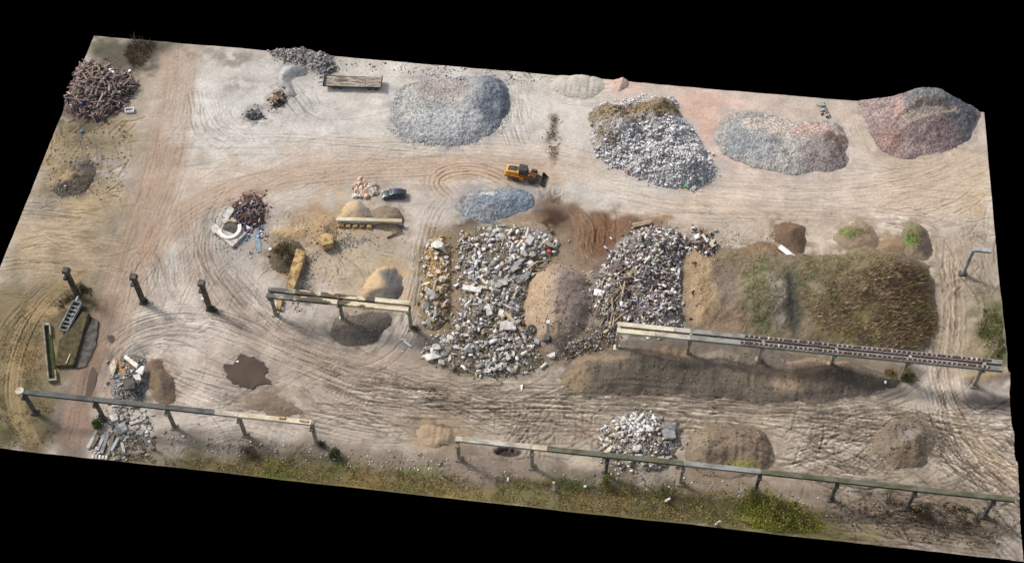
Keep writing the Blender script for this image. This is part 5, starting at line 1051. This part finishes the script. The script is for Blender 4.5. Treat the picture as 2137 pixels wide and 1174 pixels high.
# ------------------------------------------------------------------ lower left works
tr2 = empty('steel_trough', (*at(151, 668), zt(*at(151, 668)))); A = Vector((*at(165, 637), 0)); B = Vector((*at(136, 695), 0)); dd = B-A; Lg = dd.length; tr2.rotation_euler = (0, 0, math.atan2(dd.y, dd.x)); tr2.location = ((A+B)/2).to_tuple()[:2]+(.15,)
tag(tr2, 'long grey steel trough with cross ribs beside the mossy foundation', 'steel trough')
MB().box((0, 0, .35), (Lg, 1.5, .08)).build('floor', 'darkconcrete', tr2)
for s in (-1, 1): MB().box((0, s*.78, .75), (Lg, .1, .8)).build('side_wall', 'galv', tr2, .02)
for s in (-1, 1): MB().box((s*Lg/2, 0, .7), (.1, 1.5, .7)).build('end_wall', 'galv', tr2, .02)
for k in range(6): MB().box((-Lg/2+.9+k*(Lg-1.8)/5, 0, .85), (.12, 1.5, .12)).build('rib', 'galv', tr2)
for k in range(3): MB().box((-1.6+k*1.1, random.uniform(-.2, .2), .5), (.6, .5, .3)).build('lump', 'greyconcrete', tr2, .08, .05)
MB().box((-Lg/2-.7, -.4, .9), (1.2, .35, .3)).build('chute', 'galv', tr2, .03)
a = at(154, 636); b2 = at(134, 671); o = MB().bar((a[0], a[1], .5), (b2[0], b2[1], .4), .28, .3).build('steel_rail', 'galv', None, .02); tag(o, 'straight grey rail lying parallel to the steel trough', 'rail')
ch = empty('concrete_channel', (*at(103, 738), 0)); tag(ch, 'narrow concrete channel with white rims and a mossy floor', 'channel'); ox = Vector(ch.location)
def seg(p, q, w, h0, h1, mat, nm, par, orig):
    p = at(*p); q = at(*q); o = MB().bar((p[0]-orig.x, p[1]-orig.y, (h0+h1)/2), (q[0]-orig.x, q[1]-orig.y, (h0+h1)/2), w, h1-h0).build(nm, mat, par, .03, .01); return o
seg((93,680), (104,796), .28, -.2, 1.0, 'post', 'long_wall', ch, ox); seg((106,679), (108,704), .25, -.2, .9, 'post', 'short_wall', ch, ox); seg((117,775), (119,795), .25, -.2, .7, 'post', 'short_wall', ch, ox)
seg((103,797), (121,796), .35, -.2, .9, 'post', 'end_wall', ch, ox); seg((94,681), (106,680), .3, -.2, .8, 'concrete', 'end_wall', ch, ox)
M['moss'] = surf('moss', col(74,82,40), col(56,58,34), 1.2, .95, .04); M['mossy'] = surf('mossy_roof', col(98,86,56), col(66,62,44), 1.3, .95, .04)
p = ats([(95,682),(106,681),(119,794),(105,795)]); MB().prism([(u-ox.x, v-ox.y) for u, v in p], 'z', -.1, .25).build('mossy_floor', 'moss', ch)
mf = empty('mossy_foundation', (*at(150, 730), 0)); tag(mf, 'slanting block of old foundation covered in brown moss beside the service road', 'foundation'); ox = Vector(mf.location)
p = ats([(126,716),(150,690),(176,655),(190,660),(174,705),(156,768),(118,768)]); MB().prism([(u-ox.x, v-ox.y) for u, v in p], 'z', -.2, 1.0).build('mossy_top', 'mossy', mf, .15, .12)
p = ats([(192,662),(207,672),(201,720),(181,765),(158,771),(176,706)]); MB().prism([(u-ox.x, v-ox.y) for u, v in p], 'z', -.2, .3).build('wall_side_shade', 'darkconcrete', mf, .1, .1)  # dark strip standing in for the block's wall side and its shade
seg((150,745), (141,765), .2, .95, 1.12, 'tanconcrete', 'edge_strip', mf, ox)
for i, (pts, z1, mt, lb) in enumerate([([(234,772),(244,757),(248,772),(240,792),(234,786)], 1.9, 'tanconcrete', 'thick sandy slab standing at the left side of the slab mound'),
    ([(264,757),(270,752),(296,772),(292,780)], 2.0, 'palestone', 'long white slab lying across the top of the slab mound'), ([(286,786),(298,774),(307,774),(300,792)], 1.7, 'palestone', 'white slab at the right side of the slab mound'),
    ([(281,795),(296,792),(298,806),(288,806)], 1.3, 'concrete', 'pale slab below the white slab on the slab mound'), ([(262,806),(284,800),(288,822),(266,828)], 1.2, 'darkconcrete', 'dark flat slab at the lower end of the slab mound'),
    ([(243,890),(262,882),(268,898),(252,908),(242,902)], .9, 'greyconcrete', 'grey green slab below the long single beam'), ([(228,868),(246,864),(248,878),(234,882)], .8, 'concrete', 'pale slab beside the second post of the single beam'),
    ([(270,882),(298,876),(300,880),(272,888)], .7, 'concrete', 'narrow slab pointing right below the single beam'), ([(286,900),(302,896),(298,910),(284,908)], .6, 'greyconcrete', 'small grey slab right of the grey green slab'),
    ([(236,838),(252,836),(250,850),(238,850)], .8, 'concrete', 'square pale slab just above the single beam at the slab mound foot'), ([(268,842),(286,838),(290,850),(272,854)], .8, 'post', 'brownish slab just behind the single beam'),
    ([(222,918),(236,915),(240,930),(228,934)], .8, 'post', 'brownish slab among rubble right of the concrete planks'), ([(252,925),(256,945),(262,944),(258,924)], .8, 'concrete', 'thin pale bar sticking up right of the concrete planks')]):
    o = prism_obj('broken_slab', pts, .0 if z1 < 1 else .6-z1*.0, z1*.55 if z1 < 1 else z1*.0+1.0, mt, lb, 'slab', .05, .06); o.rotation_euler = (random.uniform(-.12, .12), random.uniform(-.12, .12), 0)
for i in range(6):
    x0 = 184+i*10+random.uniform(-2, 2); a = (x0+16+random.uniform(-4, 4), 903+i*2+random.uniform(-5, 5)); b2 = (x0, 934+i*3+random.uniform(-6, 6)); A = at(*a); B = at(*b2)
    o = MB().bar((A[0], A[1], .55), (B[0], B[1], .3), .55, .3).build('concrete_plank', ('greyconcrete', 'post', 'greyconcrete')[i % 3], None, .03, .05); o.rotation_euler.z = random.uniform(-.004, .004)
    tag(o, 'concrete plank in the slanting row at the bottom left verge', 'concrete plank', 'concrete planks lying side by side')
for i in range(5):
    A = at(196+i*7, 950+i*.6); B = at(194+i*7, 958+i*.6); o = MB().bar((A[0], A[1], .35), (B[0], B[1], .35), .4, .3).build('short_block', 'concrete', None, .04, .03); tag(o, 'short whitish block in the row under the concrete planks', 'block', 'short blocks at the very edge')
# ------------------------------------------------------------------ small recognisable things
px, py = at(1641, 537); ps = empty('metal_panel', (px, py, zt(px, py)+.25)); ps.rotation_euler = (.1, .12, -.62); tag(ps, 'bright metal panel lying on the upper slope of the overgrown mound', 'panel')
MB().box((0, 0, 0), (3.8, 1.1, .06)).build('sheet', 'whitepl', ps); 
for s in (-1, 1): MB().box((0, s*.52, .06), (3.8, .06, .14)).build('edge_rim', 'galv', ps)
px, py = at(1110, 693); b = MB(); n = 24; vs = []; fs = []
for i in range(n):
    for j in range(10): t = 2*PI*i/n; u = 2*PI*j/10; r = .62+.22*math.cos(u); vs.append((r*math.cos(t), r*math.sin(t), .22*math.sin(u)))
for i in range(n):
    for j in range(10): fs.append((i*10+j, ((i+1) % n)*10+j, ((i+1) % n)*10+(j+1) % 10, i*10+(j+1) % 10))
ty_ = tag(b.add(vs, fs).build('tyre', 'tyre', None, 0, 0, (px, py, zt(px, py)+.35)), 'black tyre lying at the lower left foot of the brown gravel mound', 'tyre'); ty_.rotation_euler = (.3, .1, 0)
px, py = at(271, 232); tb = empty('bathtub', (px, py, zt(px, py)+.02), .2); tag(tb, 'white tub lying on the ground below the scrap wood heap', 'tub')
MB().box((0, 0, .06), (1.5, .9, .1), None, 1).build('tub_floor', 'greyconcrete', tb, .02)
for (cxx, cyy, sx, sy) in ((0, .5, 1.7, .12), (0, -.5, 1.7, .12), (.82, 0, .12, 1.1), (-.82, 0, .12, 1.1)): MB().box((cxx, cyy, .3), (sx, sy, .5)).build('tub_wall', 'whitepl', tb, .03)
for (px, py, sx, sy, sz, m, lb, nm, ct) in [(233,156,1.0,.8,.6,'whitepl','upper white sack on the scrap wood heap','sack','sack'), (236,163,1.1,1.2,.6,'whitepl','larger white sack below the upper one on the wood heap','sack','sack'),
    (249,220,.9,.7,.5,'yellpl','yellow sack at the foot of the scrap wood heap','sack','sack'), (252,202,.8,.7,.5,'whitepl','small white bag on the right slope of the wood heap','sack','sack'), (271,150,.6,.6,.5,'whitepl','white bag at the upper right corner of the wood heap','sack','sack'),
    (175,229,.9,.7,.5,'bluepl','blue plastic sheet on the lower left of the wood heap','plastic_sheet','plastic sheet'), (171,276,.8,.6,.5,'bluepl','teal barrel lying on dirt below the scrap wood heap','barrel','barrel'),
    (180,138,1.2,.5,.4,'whitepl','white plank shaped bag on the rear of the wood heap','sack','sack'), (1308,361,1.0,.6,.5,'redpl','red plastic bag at the lower left foot of the demolition heap','sack','sack'),
    (1433,392,1.0,.6,.5,'greenpl','green plastic bag at the bottom of the demolition heap','sack','sack'), (1145,529,1.0,.8,.5,'redpl','faded red scrap below the berm','sack','sack'), (1462,378,.8,.6,.5,'whitepl','white sack at the lower right of the demolition heap','sack','sack'),
    (1221,1014,.5,.5,.4,'whitepl','round white tub in the verge grass','bucket','bucket'), (1845,803,.5,.5,.4,'whitepl','small white bucket on the dark long mound','bucket','bucket'), (1417,378,.9,.7,.4,'whitepl','white sheet on the lower demolition heap','sack','sack'),
    (712,667,.7,.6,.6,'whitepl','white sack beside the middle post of the patched beam','sack','sack'), (496,755,.4,.4,.3,'whitepl','small white bag floating on the big puddle','sack','sack'), (562,537,.6,.6,.5,'tyre','small black drum left of the weedy earth heap','drum','drum'),
    (565,523,.6,.6,.5,'whitepl','white bag above the black drum','sack','sack'), (524,484,.6,.5,.4,'redpl','pinkish bag at the right of the concrete ring','sack','sack'), (424,627,.6,.8,.9,'palestone','upright white stone at the foot of the third dark pillar','stone','stone'),
    (1060,1000,.9,.35,.3,'whitepl','white strip lying in the verge grass','board','board'), (849,716,2.4,.5,.15,'palestone','white slab strip on the road by the patched beam','slab','slab'), (843,708,1.4,.5,.2,'tanconcrete','pale board just above the white slab strip','slab','slab')]:
    x, y = at(px, py); o = place(chunk_mesh(nm, m, (sx, sy, sz), int(px), pts=22), nm, x, y, (.1, .1, random.uniform(0, 3)), 1., sz*.4, lb, ct)
scatter([(1708,212),(1722,215),(1735,250),(1722,250),(1712,235)], 12, [KD, KG], (.5,1.), 'dark clod on the strip between the two far gravel piles', 'clods between the far piles', 77, 'clod', 'clod')
scatter([(445,470),(460,520),(480,525),(450,500)], 6, [KC], (.25,.5), 'small rubble piece at the foot of the square base block', 'pieces below the ring', 78, 'stone', 'stone')
# ------------------------------------------------------------------ vegetation
gr = [c(96,108,50), c(128,132,62), c(150,140,80), c(178,152,96), c(112,92,62), c(84,92,44)]
dry = [c(176,150,108), c(150,126,90), c(124,100,72), c(196,172,128), c(100,82,62)]
verge = [(330,955),(430,950),(560,948),(700,962),(860,968),(960,985),(1100,984),(1240,1002),(1450,1010),(1560,1030),(1720,1050),(1760,1120),(1500,1096),(1100,1052),(700,1010),(240,972)]
tufts('grass', 'mixed green and straw grass along the bottom verge', verge, 30000, (.12,.5), gr+dry[:2], .08, .7, 1, patch=.36)
tufts('grass', 'bright yellow green grass around the willow bush', [(1550,1030),(1640,1030),(1720,1090),(1700,1115),(1580,1105),(1530,1080)], 7000, (.2,.7), [c(136,134,56), c(150,146,66), c(104,106,50)], .10, .6, 2)
tufts('grass', 'green weeds on the left slope of the overgrown mound', [(1540,560),(1600,540),(1640,575),(1635,700),(1570,700),(1545,620)], 5000, (.08,.3), [c(98,108,62), c(116,122,72), c(84,92,52), c(130,118,86)], .10, .6, 3, patch=.45)
tufts('dry_reeds', 'brown dry reeds bent over on the right half of the overgrown mound', [(1700,620),(1780,570),(1890,570),(1950,600),(1960,680),(1900,735),(1760,730),(1690,690)], 8000, (.2,1.1), [c(150,130,104), c(116,96,78), c(176,156,124), c(92,76,62), c(122,112,74)], .06, .6, 4, leandir=(.7,-.05), patch=.4)
tufts('dry_reeds', 'green and straw reeds over the top of the overgrown mound', [(1650,560),(1740,530),(1900,550),(1860,610),(1780,640),(1680,700),(1660,640)], 8000, (.12,.6), [c(122,120,74), c(152,142,100), c(104,104,62), c(144,124,96)], .06, .6, 5, leandir=(.4,-.1), patch=.38)
tufts('grass', 'short grass on the brown slopes of the overgrown mound', [(1430,530),(1600,510),(1750,530),(1700,560),(1560,560),(1500,690),(1440,680)], 5000, (.08,.3), [c(150,130,96), c(120,112,66), c(172,146,110)], .08, .6, 6, patch=.4)
tufts('grass', 'olive grass by the outer right edge next to the rail beam', [(2030,650),(2095,640),(2110,770),(2030,740)], 6000, (.1,.4), [c(92,94,48), c(116,108,66), c(76,80,40)], .1, .6, 7, patch=.35)
tufts('grass', 'patchy olive grass in the lower left corner', [(-140,820),(20,640),(150,640),(110,700),(90,800),(130,900),(100,950),(-140,930)], 12000, (.08,.35), [c(104,98,60), c(76,76,42), c(140,122,80), c(90,84,52)], .09, .6, 8, patch=.45)
tufts('grass', 'dark weeds around the first dark pillar', [(80,640),(140,600),(200,590),(190,640),(130,660)], 3500, (.1,.5), [c(64,62,38), c(84,78,50), c(120,104,72)], .09, .6, 9, patch=.35)
tufts('dry_reeds', 'dark dry brush in the top left corner', [(250,90),(330,75),(330,110),(290,150),(262,150)], 2600, (.2,.9), [c(104,92,74), c(130,116,96), c(84,74,60)], .08, .7, 10, patch=.4)
tufts('grass', 'weeds on the weedy mounds right of centre', [(1745,470),(1800,465),(1835,500),(1760,515)], 1600, (.08,.35), [c(110,134,60), c(150,140,96)], .09, .6, 11, patch=.4)
tufts('grass', 'bright weeds on the weedy mound by the rutted track', [(1885,480),(1930,475),(1935,520),(1890,530)], 1500, (.1,.4), [c(104,136,54), c(130,150,70), c(120,104,76)], .09, .6, 12, patch=.4)
tufts('dry_reeds', 'dry weeds on the heap behind the yellow wall slab', [(565,510),(630,505),(630,560),(575,562)], 2200, (.15,.6), [c(96,84,58), c(70,62,44), c(130,110,78)], .07, .7, 13)
tufts('dry_reeds', 'dry brush tangled along the lower right corner', [(1760,1030),(1960,1040),(2080,1060),(2060,1110),(1900,1100),(1780,1080)], 6500, (.2,.9), [c(92,80,62), c(120,104,84), c(74,72,54), c(60,58,48)], .07, .8, 14, patch=.42)
tufts('dry_reeds', 'weeds growing among the rubble beside the concrete planks', [(240,900),(330,905),(330,960),(240,965)], 2500, (.1,.5), [c(96,84,60), c(120,104,76), c(84,80,50)], .08, .7, 16, patch=.4)
tufts('grass', 'tufts under the end posts of the rail beam', [(1830,770),(1900,770),(1930,790),(1890,810),(1840,795)], 1500, (.2,.8), [c(84,88,44), c(140,120,80), c(110,96,62)], .08, .7, 15)
tufts('dry_reeds', 'dry moss and weeds over the mossy foundation', [(122,700),(180,650),(192,662),(170,730),(155,768),(118,768)], 1800, (.05,.35), [c(96,84,52), c(72,70,42), c(120,104,70)], .08, .7, 17)
tufts('dry_reeds', 'tangled brown brush on the outer slope of the overgrown mound', [(1840,560),(1940,570),(1955,640),(1950,720),(1880,735),(1830,680)], 5500, (.3,1.3), [c(126,108,84), c(98,84,66), c(150,130,102), c(118,112,70)], .07, .6, 18, leandir=(.8,-.1))
def bush(px, py, h, r, cols, label, nl=900, dens=1., seed=1, leaf=.16, cat='bush', name='bush', stems=9):
    x, y = at(px, py); rs = np.random.RandomState(seed); root = empty(name, (x, y, zt(x, y)-.05)); tag(root, label, cat)
    b = MB()
    for k in range(stems):
        a = rs.rand()*2*PI; q = r*(.3+.7*rs.rand()); p0 = Vector((0, 0, 0)); p1 = Vector((q*.4*math.cos(a), q*.4*math.sin(a), h*.5)); p2 = Vector((q*math.cos(a), q*math.sin(a), h*(.75+.25*rs.rand())))
        b.cyl(p0, p1, .07, .045, 5, False); b.cyl(p1, p2, .045, .012, 5, False)
        for j in range(3):
            t = rs.rand(); s = p1.lerp(p2, t); a2 = a+(rs.rand()-.5)*2.4; b.cyl(s, s+Vector((math.cos(a2), math.sin(a2), .8))*r*.35, .025, .008, 4, False)
    b.build('stem', 'bark', root)
    if nl:
        u = rs.randn(nl, 3); u /= np.linalg.norm(u, axis=1)[:, None]; cl_ = rs.randint(0, 14, nl); cc_ = rs.randn(14, 3)*.5
        P = cc_[cl_]+u*(.28+.25*rs.rand(nl))[:, None]; P = P*[r*.8, r*.8, h*.34]+[0, 0, h*.62]; P[:, 2] = np.maximum(P[:, 2], .05)
        d1 = rs.randn(nl, 3)*leaf; d2 = rs.randn(nl, 3)*leaf*.6
        V = np.stack([P, P+d1, P+d1+d2, P+d2], 1).reshape(-1, 3); Fc = (np.array([(0, 1, 2, 3)])[None]+(np.arange(nl)*4)[:, None, None]).reshape(-1, 4)
        cl2_ = np.array(cols)[rs.randint(0, len(cols), nl)]*(1+(rs.rand(nl)-.5)*.6)[:, None]
        link('foliage', npmesh('foliage', V, Fc, M['frag'], np.repeat(cl2_, 4, 0)), root)
yg = [c(126,124,52), c(150,146,66), c(100,102,50), c(96,84,64)]
bush(1622, 1078, 3.6, 2.6, yg, 'yellow green willow bush at the bottom verge below the long beam', 700, seed=1)
bush(1575, 1040, 3.0, 1.6, yg, 'smaller yellow green bush beside a post of the long beam', 400, seed=2)
bush(1680, 1090, 2.4, 1.8, yg, 'low spreading yellow green bush at the right of the willow', 350, seed=3)
bush(524, 948, 2.4, 1.8, [c(88,72,66), c(64,54,50), c(110,90,80)], 'dark reddish bare bush under the long single beam', 900, seed=4, leaf=.1)
bush(700, 952, 1.6, 1.1, [c(62,76,40), c(84,98,48)], 'small dark green bush at the left of the dirt ramp', 500, seed=5)
bush(205, 888, 1.2, 1.1, [c(58,78,36), c(82,100,50)], 'small green bush beside the service road under the single beam', 600, seed=6)
bush(672, 930, 1.3, .8, [c(70,60,54), c(90,76,66)], 'dark twiggy bush at the foot of the last post of the single beam', 350, seed=7, leaf=.1)
bush(1385, 1032, 2.8, 1.4, [c(92,88,54), c(110,98,64)], 'half bare bush next to the leaning whitish post', 350, seed=8, leaf=.1)
bush(1850, 1050, 3.0, 2.0, [c(84,84,58), c(104,96,70)], 'bare bush tangled under the right end of the long beam', 300, seed=9, leaf=.1)
bush(1940, 1080, 3.4, 1.8, [c(74,70,56), c(96,88,70)], 'dark bare bush with thick stems near the lower right corner', 250, seed=10, leaf=.1)
bush(285, 100, 3.0, 1.8, [c(104,94,78), c(126,112,92)], 'tall dark bare bush in the top left corner', 160, seed=11, leaf=.1)
bush(172, 606, 1.8, 1.3, [c(70,66,44), c(92,84,58)], 'brown bush at the base of the outermost dark pillar', 500, seed=12, leaf=.1)
bush(306, 632, 1.0, .8, [c(84,78,58), c(104,92,70)], 'small brown bush at the base of the middle dark pillar', 300, seed=13, leaf=.1)
bush(447, 650, 1.0, 1.0, [c(80,72,56), c(104,90,66)], 'small brown bush at the base of the third dark pillar', 320, seed=14, leaf=.1)
bush(868, 690, 1.1, 1.0, [c(92,84,66), c(112,98,76)], 'small brown bush at the foot of the right post of the patched beam', 320, seed=15, leaf=.1)
bush(1265, 1010, 2.4, 1.1, [c(110,112,52), c(136,130,60)], 'ivy like green bush climbing a post of the long beam', 500, seed=16, leaf=.12)
bush(1890, 785, 1.8, 1.4, [c(84,92,46), c(120,112,70)], 'green bush under the fifth post of the rail beam', 500, seed=17, leaf=.12)
print('chunks', nb)
